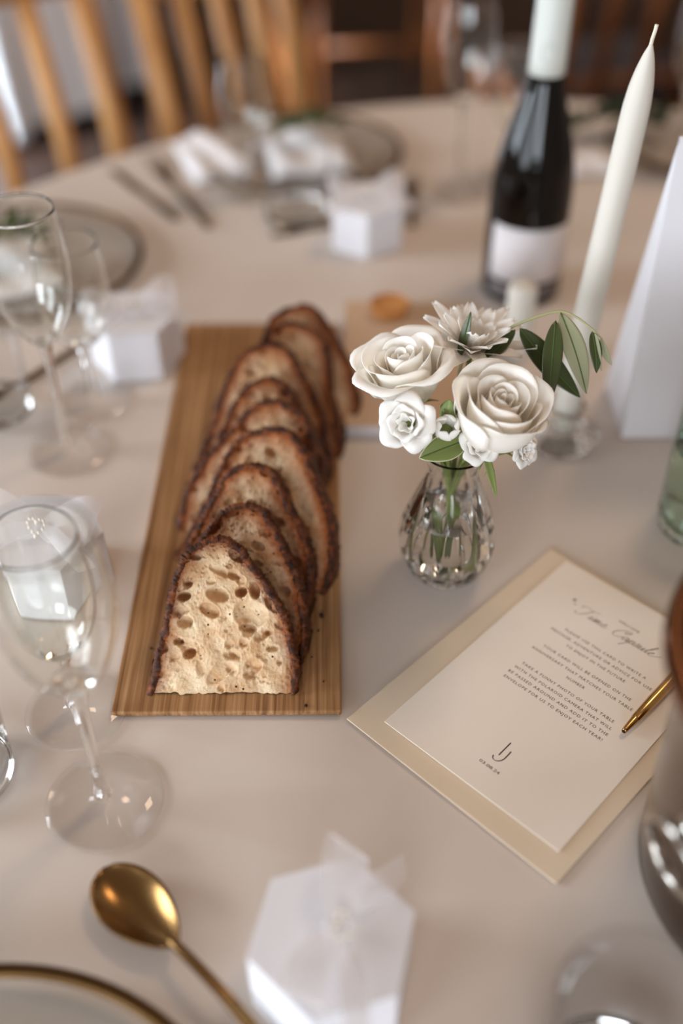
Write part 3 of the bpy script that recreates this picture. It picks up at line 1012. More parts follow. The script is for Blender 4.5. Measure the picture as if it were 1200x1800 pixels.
for k, (fx, ln) in enumerate([(0.15, .006), (0.3, .008), (0.45, .006), (0.6, .005), (0.75, .004)]):
    p0 = Vector((0.0905, 0.5330, 0.1380)).lerp(Vector((0.0985, 0.5060, 0.1140)), fx) - so
    sg = 1 if k % 2 else -1
    MB().tube([p0, p0 + Vector((sg * ln * 0.6, -ln * 0.7, -ln * 0.7))], [0.0005, 0.0001], 5).build('fringe', 'leaf_fresh', sp)
MB().tube(smoothpath([Vector((0.0800, 0.5640, 0.080)) - so, Vector((0.0850, 0.5500, 0.115)) - so, Vector((0.0905, 0.5330, 0.1380)) - so], 5), 0.0010, 7).build('stem', 'stem', sp)


def add_stem(root, wpts, r):
    root_m = Matrix.Translation(root.location) @ root.rotation_euler.to_matrix().to_4x4() @ Matrix.Diagonal((*root.scale, 1))
    inv = root_m.inverted()
    pts = smoothpath([inv @ Vector((x, y, fz + z)) for x, y, z in wpts], 6)
    MB().tube(pts, r / root.scale[0], 9).build('stem', 'stem', root)


for o in list(COL.objects):
    if o.parent is None and o.name.split('.')[0] in ('rose', 'chrysanthemum', 'spray_flower', 'blossom', 'flower_bud', 'green_bud'):
        p = o.location
        k = {'rose': 0.0026, 'chrysanthemum': 0.0019}.get(o.name.split('.')[0], 0.0014)
        dx, dy = p.x - VX, p.y - VY
        L = math.hypot(dx, dy) + 1e-6
        ux, uy = dx / L, dy / L
        bx, by = VX - ux * 0.017, VY - uy * 0.012
        add_stem(o, [(bx, by, 0.014), (VX - ux * 0.003, VY - uy * 0.003, 0.06), (VX + ux * 0.007, VY + uy * 0.007, 0.1), (p.x, p.y, p.z - fz)], k)

# ------------------------------------------------------------------ card, envelope, pen
U = Vector((0.7262, -0.6875, 0))
ang = math.atan2(U.y, U.x)
env = thing('envelope', 'cream envelope lying under the printed time capsule card', 'envelope', (0.0033, 0.4196, TZ), (0, 0, math.atan2(-0.1150, 0.1175)))
MB().box((0.0822, 0.1113, 0.0006), (0.1644, 0.2226, 0.0012)).build('envelope_body', 'paper_env', env, smooth=False, bevel=0.0004)
MB().add([(0.0015, 0.2210, 0.00125), (0.1629, 0.2210, 0.00125), (0.0822, 0.1250, 0.00125), (0.0015, 0.2210, 0.0015), (0.1629, 0.2210, 0.0015), (0.0822, 0.1250, 0.0015)],
         [(3, 5, 4), (0, 1, 2), (0, 2, 5, 3), (2, 1, 4, 5), (1, 0, 3, 4)]).build('flap', 'paper_env', env, smooth=False)
card = thing('printed_card', 'ivory card printed with time capsule instructions lying on the envelope', 'card', (0.0274, 0.4164, TZ + 0.0017), (0, 0, ang))
MB().box((0.0672, 0.1020, 0.0004), (0.1344, 0.2040, 0.0008)).build('card_sheet', 'paper_blush', card, smooth=False, bevel=0.0002)
ZT = 0.00086


def text_mesh(body, cx, cy, size, width, mat, parent, name='lettering', shear=0.0, spacing=1.0):
    cu = bpy.data.curves.new(name, 'FONT')
    cu.body = body
    cu.size = size
    cu.align_x = 'CENTER'
    cu.shear = shear
    cu.space_character = spacing
    cu.resolution_u = 2
    tmp = bpy.data.objects.new(name, cu)
    COL.objects.link(tmp)
    bpy.context.view_layer.update()
    dg = bpy.context.evaluated_depsgraph_get()
    me = bpy.data.meshes.new_from_object(tmp.evaluated_get(dg))
    bpy.data.objects.remove(tmp)
    bpy.data.curves.remove(cu)
    o = bpy.data.objects.new(name, me)
    xs = [v.co.x for v in me.vertices]
    w = max(xs) - min(xs)
    k = width / w if width else 1.0
    mid = (max(xs) + min(xs)) / 2
    for v in me.vertices:
        v.co.x = (v.co.x - mid) * k
        v.co.z = 0
    me.materials.clear()
    me.materials.append(M[mat])
    COL.objects.link(o)
    o.location = (cx, cy, ZT)
    o.parent = parent
    return o


lines = [('PLEASE USE THIS CARD TO WRITE A', .1447, .0640), ('MESSAGE, ADVENTURE OR ADVICE FOR USE', .1389, .0795), ('TO ENJOY IN THE FUTURE', .1328, .0465),
         ('YOUR CARD WILL BE OPENED ON THE', .1222, .0690), ('ANNIVERSARY THAT MATCHES YOUR TABLE', .1158, .0790), ('NUMBER', .1096, .0140),
         ('TAKE A FUNNY PHOTO OF YOUR TABLE', .0995, .0720), ('WITH THE POLAROID CAMERA THAT WILL', .0937, .0760), ('BE PASSED AROUND AND ADD IT TO THE', .0880, .0775), ('ENVELOPE FOR US TO ENJOY EACH YEAR!', .0823, .0765)]
for s, v, w in lines:
    text_mesh(s, 0.0712, v, 0.0033, w, 'ink', card, spacing=1.2)
text_mesh('03.08.24', 0.0700, 0.0178, 0.0030, 0.0150, 'ink_dark', card, 'date')
text_mesh('WELCOME', 0.0700, 0.1775, 0.0028, 0.0165, 'ink', card)


def strokes(paths, name, w, mat, parent, ox, oy, sc, shear=0.0):
    v, f = [], []
    for path in paths:
        pts = smoothpath([(x, y, 0) for x, y in path], 5) if len(path) > 2 else [Vector((x, y, 0)) for x, y in path]
        pts = [Vector((ox + (p.x + shear * p.y) * sc, oy + p.y * sc, 0)) for p in pts]
        b = len(v)
        for i, p in enumerate(pts):
            t = (pts[min(i + 1, len(pts) - 1)] - pts[max(0, i - 1)])
            t = t.normalized() if t.length > 1e-9 else Vector((1, 0, 0))
            q = Vector((-t.y, t.x, 0)) * w * 0.5 * (0.55 + 0.75 * abs(t.y))
            v += [tuple(p - q), tuple(p + q)]
        f += [(b + 2 * i, b + 2 * i + 1, b + 2 * i + 3, b + 2 * i + 2) for i in range(len(pts) - 1)]
    o = MB().add(v, f).build(name, mat, parent, smooth=False)
    o.location = (0, 0, ZT)
    return o


def let(x, segs):
    return [[(x + a, b) for a, b in s] for s in segs]


CUR = []
CUR += let(0.0, [[(-.5, .8), (-.45, 1.15), (0, 1.2), (.5, 1.1), (1.1, 1.3)], [(.55, 1.15), (.45, .6), (.25, .0), (-.15, -.15), (-.3, .1)]])
CUR += let(1.05, [[(-.1, .05), (.1, .5), (.1, .1), (.25, .02), (.4, .25)], [(.16, .72), (.2, .78)]])
CUR += let(1.45, [[(0, .25), (.1, .5), (.08, 0), (.2, .45), (.34, .48), (.32, 0), (.46, .45), (.6, .48), (.58, .1), (.7, .02), (.9, .25)]])
CUR += let(2.35, [[(0, .25), (.25, .42), (.2, .55), (.05, .3), (.12, .02), (.35, .05), (.55, .25)]])
CUR += let(3.6, [[(.95, .95), (.9, 1.25), (.5, 1.2), (.05, .7), (.05, .15), (.4, -.08), (.8, .1), (1.0, .35)], [(.95, .95), (.7, .75), (.6, .95), (.85, 1.1)]])
CUR += let(4.65, [[(.4, .45), (.15, .5), (0, .2), (.15, 0), (.35, .25), (.42, .5), (.4, .1), (.5, .02), (.65, .25)]])
CUR += let(5.25, [[(0, .1), (.12, .5), (.0, -.3), (-.12, -.75)], [(.08, .3), (.3, .52), (.42, .3), (.3, .02), (.1, .1)], [(.3, .02), (.6, .25)]])
CUR += let(5.8, [[(0, .2), (.22, .58), (.3, .25), (.15, .0), (0, .08)], [(.2, .02), (.5, .25)]])
CUR += let(6.25, [[(0, .3), (.08, .5), (.06, .1), (.2, .02), (.36, .3), (.42, .5), (.4, .1), (.5, .02), (.65, .25)]])
CUR += let(6.9, [[(0, .25), (.25, .9), (.3, 1.3), (.18, 1.2), (.1, .4), (.18, .02), (.4, .25)]])
CUR += let(7.3, [[(0, .25), (.25, .42), (.2, .55), (.05, .3), (.12, .02), (.35, .05), (.7, .3), (1.0, .6)]])
strokes(CUR, 'heading', 0.00038, 'ink', card, 0.0365, 0.1650, 0.0076, 0.45)
strokes([[(0, .27), (0, 1.28)], [(.33, .86), (.34, .3), (.24, .02), (.04, -.11), (-.13, -.05), (-.2, .1)]], 'monogram', 0.00058, 'ink_dark', card, 0.0690, 0.0262, 0.0125)
strokes([[(0, 0), (.12, .1), (.22, 0), (.1, -.12), (0, 0)], [(.5, -.6), (.6, -.5)]], 'ornament', 0.0011, 'ink', card, 0.0270, 0.1740, 0.006)

pd = Vector((0.222 - 0.1777, 0.451 - 0.4053, 0)).normalized()
pen = thing('pen', 'slim gold ballpoint pen lying on the card by the metal bucket', 'pen', (0.1777, 0.4053, TZ + 0.0064), axis_rot(pd, 0))
MB().lathe([(0.0, 0.0), (0.0012, 0.0), (0.0014, 0.0006)], 20).build('pen_point', 'ink_dark', pen)
MB().lathe([(0.0012, 0.0004), (0.0016, 0.0004), (0.0019, 0.002), (0.0027, 0.0125), (0.0028, 0.0135)], 24).build('pen_tip', 'gold_shiny', pen)
MB().lathe([(0.0026, 0.0132), (0.0030, 0.0140), (0.0037, 0.035), (0.0039, 0.068), (0.0038, 0.070)], 24).build('lower_barrel', 'gold_shiny', pen)
MB().lathe([(0.0038, 0.0705), (0.0039, 0.075), (0.0036, 0.115), (0.0028, 0.130), (0.0, 0.1305)], 24).build('upper_barrel', 'gold_shiny', pen)


# ------------------------------------------------------------------ bottle, candles, tent sign, book
bt = thing('wine_bottle', 'dark wine bottle with white neck foil and pale label behind the roses', 'bottle', (0.1851, 0.9742, TZ))
body = resample([(0.0330, 0.0), (0.0385, 0.0015), (0.0402, 0.006), (0.0402, 0.05), (0.0402, 0.10), (0.0392, 0.118), (0.0366, 0.138), (0.0320, 0.158), (0.0255, 0.180), (0.0198, 0.200), (0.0166, 0.217), (0.0155, 0.235), (0.0150, 0.29), (0.0150, 0.300)], 4)
MB().lathe([(0, 0.004)] + body + [(0, 0.3005)], 64).build('glass_body', 'bottle', bt)
MB().lathe([(0.0162, 0.2180), (0.0169, 0.2182), (0.0166, 0.235), (0.0163, 0.28), (0.0163, 0.300), (0.0158, 0.3025), (0.0, 0.3028)], 48).build('neck_foil', 'capsule', bt)


def cyl_patch(R, a0, a1, z0, z1, n=24):
    return MB().grid(lambda u, v: (R * math.cos(a0 + (a1 - a0) * u), R * math.sin(a0 + (a1 - a0) * u), z0 + (z1 - z0) * v), n, 2)


cyl_patch(0.0405, math.radians(-152), math.radians(-25), 0.026, 0.083).build('label', 'label', bt, solid=0.0003)
cyl_patch(0.0405, math.radians(-152), math.radians(-25), 0.009, 0.021).build('lower_label', 'label_grey', bt, solid=0.0003)
ring = []
for k in range(33):
    a = 2 * PI * k / 32
    aa = math.radians(-104) + 0.34 * math.cos(a)
    ring.append((0.0169 * math.cos(aa), 0.0169 * math.sin(aa), 0.240 + 0.0075 * math.sin(a)))
MB().tube(ring, 0.0004, 5).build('emblem', 'capsule_line', bt)

ch = thing('candle_holder', 'small cut glass candle holder at the foot of the tall taper', 'candle holder', (0.1867, 0.7173, TZ))


def hold_mod(r, z, a):
    return r * (1 + 0.04 * abs(math.sin(8 * a))) if r > 0.016 and z < 0.03 else r


MB().lathe([(0, 0.001), (0.026, 0.0), (0.030, 0.002), (0.031, 0.006), (0.024, 0.012), (0.017, 0.018), (0.018, 0.026), (0.019, 0.034), (0.0175, 0.0355), (0.0135, 0.034), (0.0115, 0.030), (0.0112, 0.014), (0.0, 0.0135)], 96, mod=hold_mod).build('glass_body', 'glass', ch, angle=35)
cd = thing('taper_candle', 'tall ivory taper candle standing unlit right of the wine bottle', 'candle', (0.1867, 0.7173, TZ + 0.0140))
lean = Vector((0.0149, 0.0, 0.297)).normalized()
cd.rotation_euler = axis_rot(lean, 0)
MB().lathe(resample([(0.0100, 0.0), (0.0106, 0.004), (0.0107, 0.08), (0.0102, 0.18), (0.0097, 0.255), (0.0089, 0.276), (0.0070, 0.290), (0.0042, 0.3015), (0.0020, 0.3075), (0.0012, 0.3095), (0.0, 0.310)], 3), 40, close0=True).build('wax', 'wax', cd)
MB().tube(smoothpath([(0, 0, 0.305), (0.0003, 0, 0.312), (-0.0016, 0, 0.318), (-0.0022, 0, 0.3225)], 4), [0.0013] * 13, 7).build('wick', 'wick', cd)
c2 = thing('pillar_candle', 'short cream candle standing in front of the wine bottle base', 'candle', (0.1651, 0.8504, TZ))
MB().lathe([(0, 0), (0.0130, 0.0), (0.0136, 0.002), (0.0134, 0.066), (0.0124, 0.071), (0.0100, 0.0725), (0.0, 0.0710)], 40).build('wax', 'wax', c2, angle=60)
MB().tube([(0, 0, 0.070), (0.0004, 0, 0.078)], 0.0009, 6).build('wick', 'wick', c2)

tn = thing('tent_sign', 'blank white folded tent sign at the right edge beside the candle', 'sign', (0.2398, 0.7173, TZ))
WT = 0.13


def panel(p, q, r, s, n, t=0.0012):
    n = Vector(n).normalized() * t
    a = [Vector(k) for k in (p, q, r, s)]
    return MB().add([*a, *[k + n for k in a]], [(0, 3, 2, 1), (4, 5, 6, 7), (0, 1, 5, 4), (1, 2, 6, 5), (2, 3, 7, 6), (3, 0, 4, 7)])


panel((0, 0, 0), (WT, 0, 0), (WT, 0.0177, 0.255), (0, 0.0177, 0.255), (0, 1, -0.07)).build('front_panel', 'paper_white', tn, smooth=False)
panel((0, 0.0765, 0), (0, 0.0177, 0.255), (WT, 0.0177, 0.255), (WT, 0.0765, 0), (0, -1, -0.2)).build('back_panel', 'paper_white', tn, smooth=False)
MB().add([(0.0005, 0.001, 0.0002), (0.0005, 0.0755, 0.0002), (0.0005, 0.0178, 0.2535), (0.0017, 0.001, 0.0002), (0.0017, 0.0755, 0.0002), (0.0017, 0.0178, 0.2535)],
         [(0, 2, 1), (3, 4, 5), (0, 1, 4, 3), (1, 2, 5, 4), (2, 0, 3, 5)]).build('side_panel', 'paper_white', tn, smooth=False)

bk = thing('book', 'flat tan covered book with pale page edge right of the bread board', 'book', (0.0030, 0.7185, TZ))
MB().box((0.066, 0.103, 0.0010), (0.132, 0.206, 0.0020)).build('back_cover', 'book_pages', bk, smooth=False)
MB().box((0.066, 0.103, 0.0065), (0.129, 0.203, 0.0090)).build('page_block', 'book_pages', bk, smooth=False)
MB().box((0.066, 0.103, 0.0120), (0.132, 0.206, 0.0020)).build('front_cover', 'book_cover', bk, smooth=False, bevel=0.0006)
am = thing('tealight', 'round amber tealight cup standing on the far end of the tan book', 'tealight', (0.0470, 0.9000, TZ + 0.013))
MB().lathe([(0, 0.0), (0.0165, 0.0), (0.0180, 0.002), (0.0190, 0.012), (0.0182, 0.0125), (0.0172, 0.004), (0, 0.003)], 40).build('cup', 'amber', am, angle=40)
MB().lathe([(0, 0.0032), (0.0165, 0.0042), (0.0175, 0.0085), (0.0, 0.0085)], 32).build('amber_wax', pmat('amber_wax', lin(214, 154, 94), 0.4, sss=0.2), am, angle=40)


# ------------------------------------------------------------------ metal bucket
bu = thing('ice_bucket', 'polished metal ice bucket with ring handle cut by the right edge', 'bucket', (0.2573, 0.3082, TZ))
bo = [(0.0, 0.002), (0.082, 0.0), (0.0875, 0.002), (0.0890, 0.006), (0.0895, 0.027), (0.0908, 0.054), (0.0923, 0.09), (0.0942, 0.126), (0.0962, 0.150), (0.0985, 0.160), (0.1020, 0.167)]
MB().lathe(bo, 96).build('body', 'steel', bu, angle=50)
MB().lathe([(0.1015, 0.1655), (0.1060, 0.1680), (0.1085, 0.1740), (0.1078, 0.1800), (0.1045, 0.1830), (0.1005, 0.1820), (0.0980, 0.1780)], 96).build('rim', 'bronze', bu)
MB().lathe([(0.0985, 0.1785), (0.0950, 0.160), (0.0915, 0.12), (0.0890, 0.05), (0.0860, 0.012), (0.080, 0.008), (0.0, 0.008)], 96).build('lining', 'steel', bu, angle=50)
for sgn, aa in ((1, math.radians(202)), (-1, math.radians(22))):
    hp = Vector((0.0940 * math.cos(aa), 0.0940 * math.sin(aa), 0.110))
    rad = Vector((math.cos(aa), math.sin(aa), 0))
    tan_ = Vector((-math.sin(aa), math.cos(aa), 0))
    bs = MB().sphere(tuple(hp + rad * 0.004), 0.0085, 16, 10).build('handle_boss', 'steel_bright', bu)
    rp = []
    for k in range(41):
        a = 2 * PI * k / 40
        rp.append(hp + rad * (0.0115 + 0.003 * math.cos(a)) + tan_ * (0.0205 * math.sin(a)) + Vector((0, 0, -0.0190 + 0.0205 * math.cos(a))))
    MB().tube(rp, 0.0030, 10, cap=False).build('ring_handle', 'steel_bright', bu)


# ------------------------------------------------------------------ spoon, plates, cutlery
sd = Vector((0.0495, -0.0475, 0)).normalized()
spn = thing('spoon', 'gold dessert spoon lying beside the gold rimmed plate in the foreground', 'spoon', (-0.1345, 0.3085, TZ), (0, 0, math.atan2(sd.y, sd.x)))


def spoon_w(t):
    return 0.0185 * math.sin(PI * t ** 0.78) ** 0.62 if 0 < t < 1 else 0.0


def spoon_fn(u, v):
    s = 2 * u - 1
    t = 0.001 + 0.972 * v
    w = max(spoon_w(t), 0.0028 if v > .8 else 0.0004)
    depth = 0.0085 * math.sin(PI * min(1, t ** 0.8)) ** 0.8
    z = 0.0105 + 0.004 * t * t - depth * (1 - s * s) - 0.0005
    return (0.066 * t, s * w, z)


MB().grid(spoon_fn, 20, 30).build('bowl', 'gold', spn, solid=0.0012)
hpts = [(0.0610, 0, 0.0142), (0.070, 0, 0.0160), (0.085, 0, 0.0172), (0.11, 0, 0.0160), (0.14, 0, 0.0100), (0.17, 0, 0.0040), (0.195, 0, 0.0022)]
hm = MB()
sm = smoothpath(hpts, 5)
v, f = [], []
for i, p in enumerate(sm):
    t = i / (len(sm) - 1)
    w = 0.0027 + 0.0006 * math.sin(t * 3) + 0.0040 * max(0, t - 0.45)
    th = 0.0016
    v += [(p.x, -w, p.z - th * .4), (p.x, -w * .6, p.z + th), (p.x, w * .6, p.z + th), (p.x, w, p.z - th * .4), (p.x, 0, p.z - th)]
for i in range(len(sm) - 1):
    for k in range(5):
        k2 = (k + 1) % 5
        f.append((i * 5 + k, i * 5 + k2, (i + 1) * 5 + k2, (i + 1) * 5 + k))
f += [(0, 1, 2, 3, 4), tuple((len(sm) - 1) * 5 + k for k in range(5))]
hm.add(v, f).build('handle', 'gold', spn)


def make_plate(label, loc, R):
    root = thing('charger_plate', label, 'plate', loc, (0, 0, 0), 'glass charger plates with gold rims')
    MB().lathe([(0, 0.0), (R * 0.68, 0.0), (R * 0.72, 0.001), (R * 0.80, 0.006), (R - 0.004, 0.0105), (R - 0.004, 0.0135), (R * 0.80, 0.009), (R * 0.70, 0.004), (0, 0.003)], 96).build('glass_plate', 'glass', root, angle=50)
    MB().lathe([(R - 0.0072, 0.0092), (R - 0.001, 0.0104), (R, 0.0122), (R - 0.0016, 0.0146), (R - 0.0050, 0.0150), (R - 0.0082, 0.0132), (R - 0.0072, 0.0092)], 96).build('gold_rim', 'gold_dark', root)
    return root


pl = make_plate('gold rimmed glass plate cut by the bottom left corner', (-0.172, 0.1085, TZ), 0.146)
dup(pl, 'gold rimmed glass plate at the far left setting behind the wine glasses', (-0.3420, 1.0150, TZ), scale=0.90)
dup(pl, 'gold rimmed glass plate at the far setting behind the far bud vase', (-0.0500, 1.3000, TZ), scale=0.88)
dup(pl, 'gold rimmed glass plate at the far right setting behind the candle', (0.4600, 1.3300, TZ), scale=0.80)


def cutlery(name, label, p0, p1, kind, group='gold cutlery at the far settings'):
    a, b = Vector((*p0, 0)), Vector((*p1, 0))
    d = b - a
    L = d.length
    root = thing(name, label, name, (a.x, a.y, TZ), (0, 0, math.atan2(d.y, d.x)), group)
    MB().add(*tapered(0.0, L * 0.55, 0.0042, 0.0028, 0.0035)).build('handle', 'gold_dark', root)
    if kind == 'knife':
        MB().add(*tapered(L * 0.55, L, 0.0065, 0.0045, 0.0016)).build('blade', 'gold_dark', root)
    else:
        MB().add(*tapered(L * 0.55, L * 0.78, 0.0030, 0.0100, 0.0022)).build('neck', 'gold_dark', root)
        for k in range(4):
            y = -0.0088 + k * 0.00587
            MB().tube([(L * 0.77, y, 0.0022), (L * 0.9, y, 0.0040), (L, y, 0.0060)], [0.0013, 0.0012, 0.0006], 6).build('tine', 'gold_dark', root)
    return root


def tapered(x0, x1, w0, w1, h):
    n = 8
    v, f = [], []
    for i in range(n + 1):
        t = i / n
        w = w0 + (w1 - w0) * t
        v += [(x0 + (x1 - x0) * t, -w, 0.0004), (x0 + (x1 - x0) * t, w, 0.0004), (x0 + (x1 - x0) * t, w * .7, h), (x0 + (x1 - x0) * t, -w * .7, h)]
    for i in range(n):
        for k in range(4):
            f.append((i * 4 + k, i * 4 + (k + 1) % 4, (i + 1) * 4 + (k + 1) % 4, (i + 1) * 4 + k))
    f += [(0, 3, 2, 1), tuple(n * 4 + k for k in range(4))]
    return v, f


cutlery('knife', 'gold knife lying left of the fork at the far setting', (-0.190, 1.128), (-0.285, 1.265), 'knife')
cutlery('fork', 'gold fork lying beside the white napkin at the far setting', (-0.150, 1.108), (-0.243, 1.300), 'fork')
cutlery('knife', 'gold knife lying behind the glasses at the left edge', (-0.2500, 0.8600), (-0.3500, 0.7100), 'knife')
cutlery('spoon', 'gold handle lying left of the far favour box', (-0.0120, 1.1140), (-0.0780, 1.0900), 'knife')
cutlery('fork', 'gold fork lying right of the far favour box', (0.0800, 1.1100), (0.0860, 1.2400), 'fork')


def napkin(label, loc, sx, sy, rz, h=0.010):
    o = MB().grid(lambda u, v: ((u - .5) * sx, (v - .5) * sy, h * (0.75 + 0.25 * math.sin(9 * u + 4 * v)) * min(1, 8 * min(u, 1 - u) + .15) * min(1, 8 * min(v, 1 - v) + .15)), 20, 20).build('napkin', 'napkin', None)
    o.location = loc
    o.rotation_euler = (0, 0, rz)
    md = o.modifiers.new('thickness', 'SOLIDIFY')
    md.thickness = 0.002
    md.offset = 1
    return tag(o, label, 'napkin', 'folded white napkins')


napkin('folded white napkin beside the gold fork at the far left setting', (-0.1650, 1.2900, TZ + 0.0005), 0.070, 0.130, 0.35, 0.02)
napkin('white napkin lying on the far plate behind the tumbler', (-0.0450, 1.2950, TZ + 0.0045), 0.10, 0.12, 0.2, 0.022)
napkin('white napkin lying on the far left plate behind the tall glass', (-0.3500, 1.0000, TZ + 0.0045), 0.10, 0.12, 0.5, 0.010)
napkin('white napkin under the dark sprig at the far right setting', (0.3150, 1.2700, TZ + 0.0005), 0.070, 0.05, 0.1)


def sprig(label, loc, rz, n, L, w, mat, seed, up=0.03):
    root = thing('leaf_sprig', label, 'leaves', loc, (0, 0, rz))
    rnd = random.Random(seed)
    pts = smoothpath([(0, 0, 0.004), (L * .5, 0.006, up), (L, 0.0, up * 0.7)], 6)
    MB().tube(pts, 0.0012, 6).build('stem', 'stem', root)
    for i in range(n):
        t = (i + 1) / n
        p = pts[min(len(pts) - 1, int(t * (len(pts) - 1)))]
        sg = 1 if i % 2 else -1
        tip = p + Vector((0.018, sg * rnd.uniform(.016, .03), rnd.uniform(0.0, .02)))
        mbl, _ = leaf_mb(p, tip, w, (0, -0.3, 0.9), 0.002)
        mbl.build('leaf', mat, root, solid=0.0004)
    return root


sprig('dark leafy sprig lying near the far table edge right of the bottle', (0.280, 1.360, TZ), 0.05, 14, 0.13, 0.022, 'sprig', 5, 0.03)
sprig('dark green sprig lying on the napkin of the far plate', (-0.0900, 1.2750, TZ + 0.028), 0.35, 9, 0.08, 0.018, 'leaf', 8, 0.02)
sprig('grey green sprig lying on the far left plate behind the tall glass', (-0.3950, 0.9800, TZ + 0.016), 0.3, 10, 0.09, 0.016, 'leaf', 6, 0.03)


# ------------------------------------------------------------------ favour boxes
def ribbon(pts, widths, wdir):
    pts = [Vector(p) for p in pts]
    v, f = [], []
    n = 4
    for i, p in enumerate(pts):
        wd = Vector(wdir[i] if isinstance(wdir, list) else wdir).normalized()
        for k in range(n + 1):
            v.append(tuple(p + wd * widths[i] * (k / n - .5)))
    for i in range(len(pts) - 1):
        for k in range(n):
            f.append((i * (n + 1) + k, i * (n + 1) + k + 1, (i + 1) * (n + 1) + k + 1, (i + 1) * (n + 1) + k))
    return MB().add(v, f)


def make_favour(label, loc, rot, bow_rot, R=0.0432, h=0.050, tails=True):
    root = thing('favour_box', label, 'gift box', loc, (0, 0, rot), 'white hexagonal favour boxes with organza bows')
    hexa = [(R * math.cos(k * PI / 3), R * math.sin(k * PI / 3)) for k in range(6)]
    MB().prism(hexa, 0.0, h - 0.0012).build('box_body', 'paper_white', root, smooth=False, bevel=0.0006)
    hex2 = [(x * 1.006, y * 1.006) for x, y in hexa]
    MB().prism(hex2, h - 0.0012, h).build('lid', 'paper_white', root, smooth=False, bevel=0.0004)
    rot_b = Matrix.Rotation(bow_rot - rot, 4, 'Z')

    def bm_(mb, name, mat='organza'):
        mb.v = [tuple(rot_b @ Vector(p) + Vector((0, 0, h))) for p in mb.v]
        return mb.build(name, mat, root)
    for sg in (-1, 1):
        lp = smoothpath([(0, 0, .006), (sg * .012, .002, .013), (sg * .028, .004, .020), (sg * .040, .003, .017), (sg * .038, 0, .008), (sg * .022, -.002, .004), (sg * .006, -.001, .005), (0, 0, .006)], 5)
        ws = [0.006 + 0.017 * math.sin(PI * i / (len(lp) - 1)) ** 0.6 for i in range(len(lp))]
        bm_(ribbon(lp, ws, (0.15 * sg, 1, 0.55)), 'bow_loop')
        tl = smoothpath([(0, 0, .006), (sg * .018, -.012, .007), (sg * .034, -.020, .003), (sg * .052, -.024, -.001)], 5)
        wt = [0.006 + 0.015 * min(1, i / 6) - (0.019 * max(0, (i - len(tl) + 5) / 4)) for i in range(len(tl))]
        wt = [max(q, 0.001) for q in wt]
        bm_(ribbon(tl, wt, (-0.3 * sg, .8, 0.5)), 'bow_tail')
    bm_(MB().sphere((0, 0, .006), 0.005, 12, 8, (1, 1, .8)), 'knot')
    hb = MB()
    for k in range(16):
        t = 2 * PI * k / 16
        x = 16 * math.sin(t) ** 3
        y = 13 * math.cos(t) - 5 * math.cos(2 * t) - 2 * math.cos(3 * t) - math.cos(4 * t)
        hb.sphere((x * 0.00042, -0.0055 + y * 0.00030, 0.0105 + y * 0.00030), 0.00125, 8, 5)
    bm_(hb, 'pearl_heart', 'pearl')
    return root


make_favour('white hexagonal favour box with blurred bow nearest the camera at the bottom', (-0.0044, 0.2508, TZ), math.radians(16.4), math.radians(75))
make_favour('white favour box with organza bow and pearl heart seen through the nearest glass', (-0.2105, 0.5450, TZ), 0.0, math.radians(-8))
make_favour('white favour box left of the board behind the short wine glass', (-0.1900, 0.8400, TZ), math.radians(7), math.radians(20))
make_favour('white favour box in the middle of the far table beside the bud vase', (0.0277, 1.0775, TZ), math.radians(30), math.radians(10))


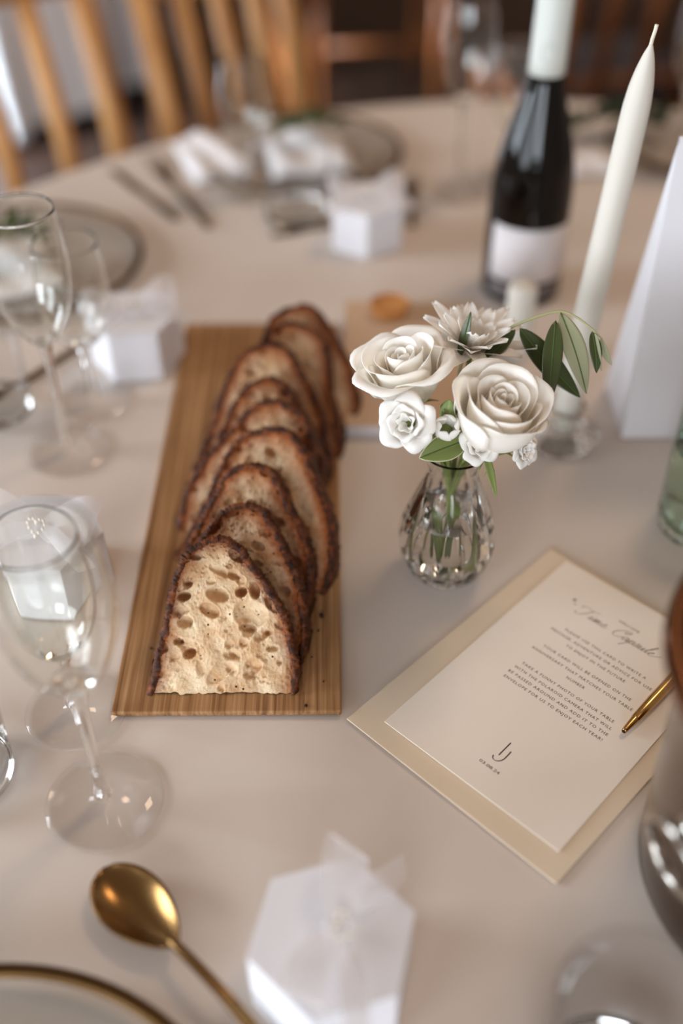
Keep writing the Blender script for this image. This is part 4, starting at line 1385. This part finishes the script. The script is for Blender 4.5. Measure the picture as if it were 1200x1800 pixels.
# ------------------------------------------------------------------ chairs and the room behind
def make_chair(label, loc, rz, wood, group):
    """back rest at local -Y, seat towards +Y"""
    root = thing('wooden_chair', label, 'chair', loc, (0, 0, rz), group)
    W = 0.19
    for sx in (-1, 1):
        MB().tube([(sx * W, -0.02, 0), (sx * W, 0.0, 0.45), (sx * W * .98, -0.03, 0.70), (sx * W * .95, -0.07, 0.91)], [0.015, 0.020, 0.019, 0.017], 12).build('back_post', wood, root)
        MB().tube([(sx * W, 0.40, 0), (sx * W, 0.385, 0.44)], [0.013, 0.018], 12).build('front_leg', wood, root)
        MB().tube([(sx * W, -0.01, 0.16), (sx * W, 0.39, 0.16)], 0.010, 10).build('side_stretcher', wood, root)
    for k in range(3):
        x = -0.095 + 0.095 * k
        MB().tube([(x, 0.0, 0.47), (x, -0.03, 0.70), (x * .98, -0.065, 0.885)], [0.014, 0.015, 0.014], 10).build('spindle', wood, root)
    MB().tube([(-W * .97, -0.066, 0.888), (0, -0.078, 0.898), (W * .97, -0.066, 0.888)], 0.019, 12).build('top_rail', wood, root)
    MB().tube([(-W, 0, 0.52), (W, 0, 0.52)], 0.012, 10).build('lower_rail', wood, root)
    MB().tube([(-W, 0.39, 0.2), (W, 0.39, 0.2)], 0.010, 10).build('front_stretcher', wood, root)
    MB().prism([(-0.205, -0.015), (0.205, -0.015), (0.215, 0.41), (-0.215, 0.41)], 0.425, 0.448).build('seat', wood, root, smooth=False, bevel=0.006)
    MB().prism([(-0.19, 0.01), (0.19, 0.01), (0.20, 0.40), (-0.20, 0.40)], 0.4485, 0.480).build('cushion', 'cushion', root, smooth=False, bevel=0.012)
    return root


def chair_at(label, ang_deg, r, turn, wood, proto, group):
    a = math.radians(ang_deg)
    loc = (TC[0] + r * math.cos(a), TC[1] + r * math.sin(a), 0)
    rz = a + PI / 2 + math.radians(turn)
    if proto is None:
        return make_chair(label, loc, rz, wood, group)
    return dup(proto, label, loc, rz, group)


G1 = 'honey wood chairs at the foreground table'
chA = chair_at('honey wood chair with slatted back at the far left of the table', 134.0, 0.98, 4, 'chair_wood', None, G1)
chair_at('honey wood chair turned sideways behind the short far glass', 111.0, 1.05, 42, 'chair_wood', chA, G1)
G2 = 'orange brown chairs standing further back'
chB = make_chair('orange brown wooden chair standing back behind the far table edge', (0.08, 3.85, 0), PI + 0.1, 'chair_wood_dim', G2)
dup(chB, 'orange brown chair behind the neck of the wine bottle', (0.62, 2.25, 0), 0.25, G2)
dup(chB, 'orange brown chair behind the tip of the taper candle', (1.10, 2.35, 0), -0.3, G2)
dup(chB, 'orange brown chair beside the white clothed table in the background', (-0.36, 3.25, 0), 0.2, G2)

t2 = thing('round_table', 'second round table behind the left chair under a white cloth', 'table', (-1.50, 3.85, 0))
MB().lathe([(0.0, 0.71), (0.80, 0.71), (0.80, 0.74), (0.0, 0.74)], 48).build('tabletop', 'chair_wood_dim', t2, angle=40)
MB().lathe([(0.25, 0.0), (0.25, 0.03), (0.05, 0.06), (0.05, 0.71)], 24, close0=True).build('pedestal', 'chair_wood_dim', t2, angle=40)
c3 = round_cloth('tablecloth', 0.82, 0.70, 'cloth_far', 12, nfold=18, flare=0.06)
c3.location = (-1.50, 3.85, 0.75)
tag(c3, 'white floor length cloth on the background table behind the left chair', 'tablecloth')
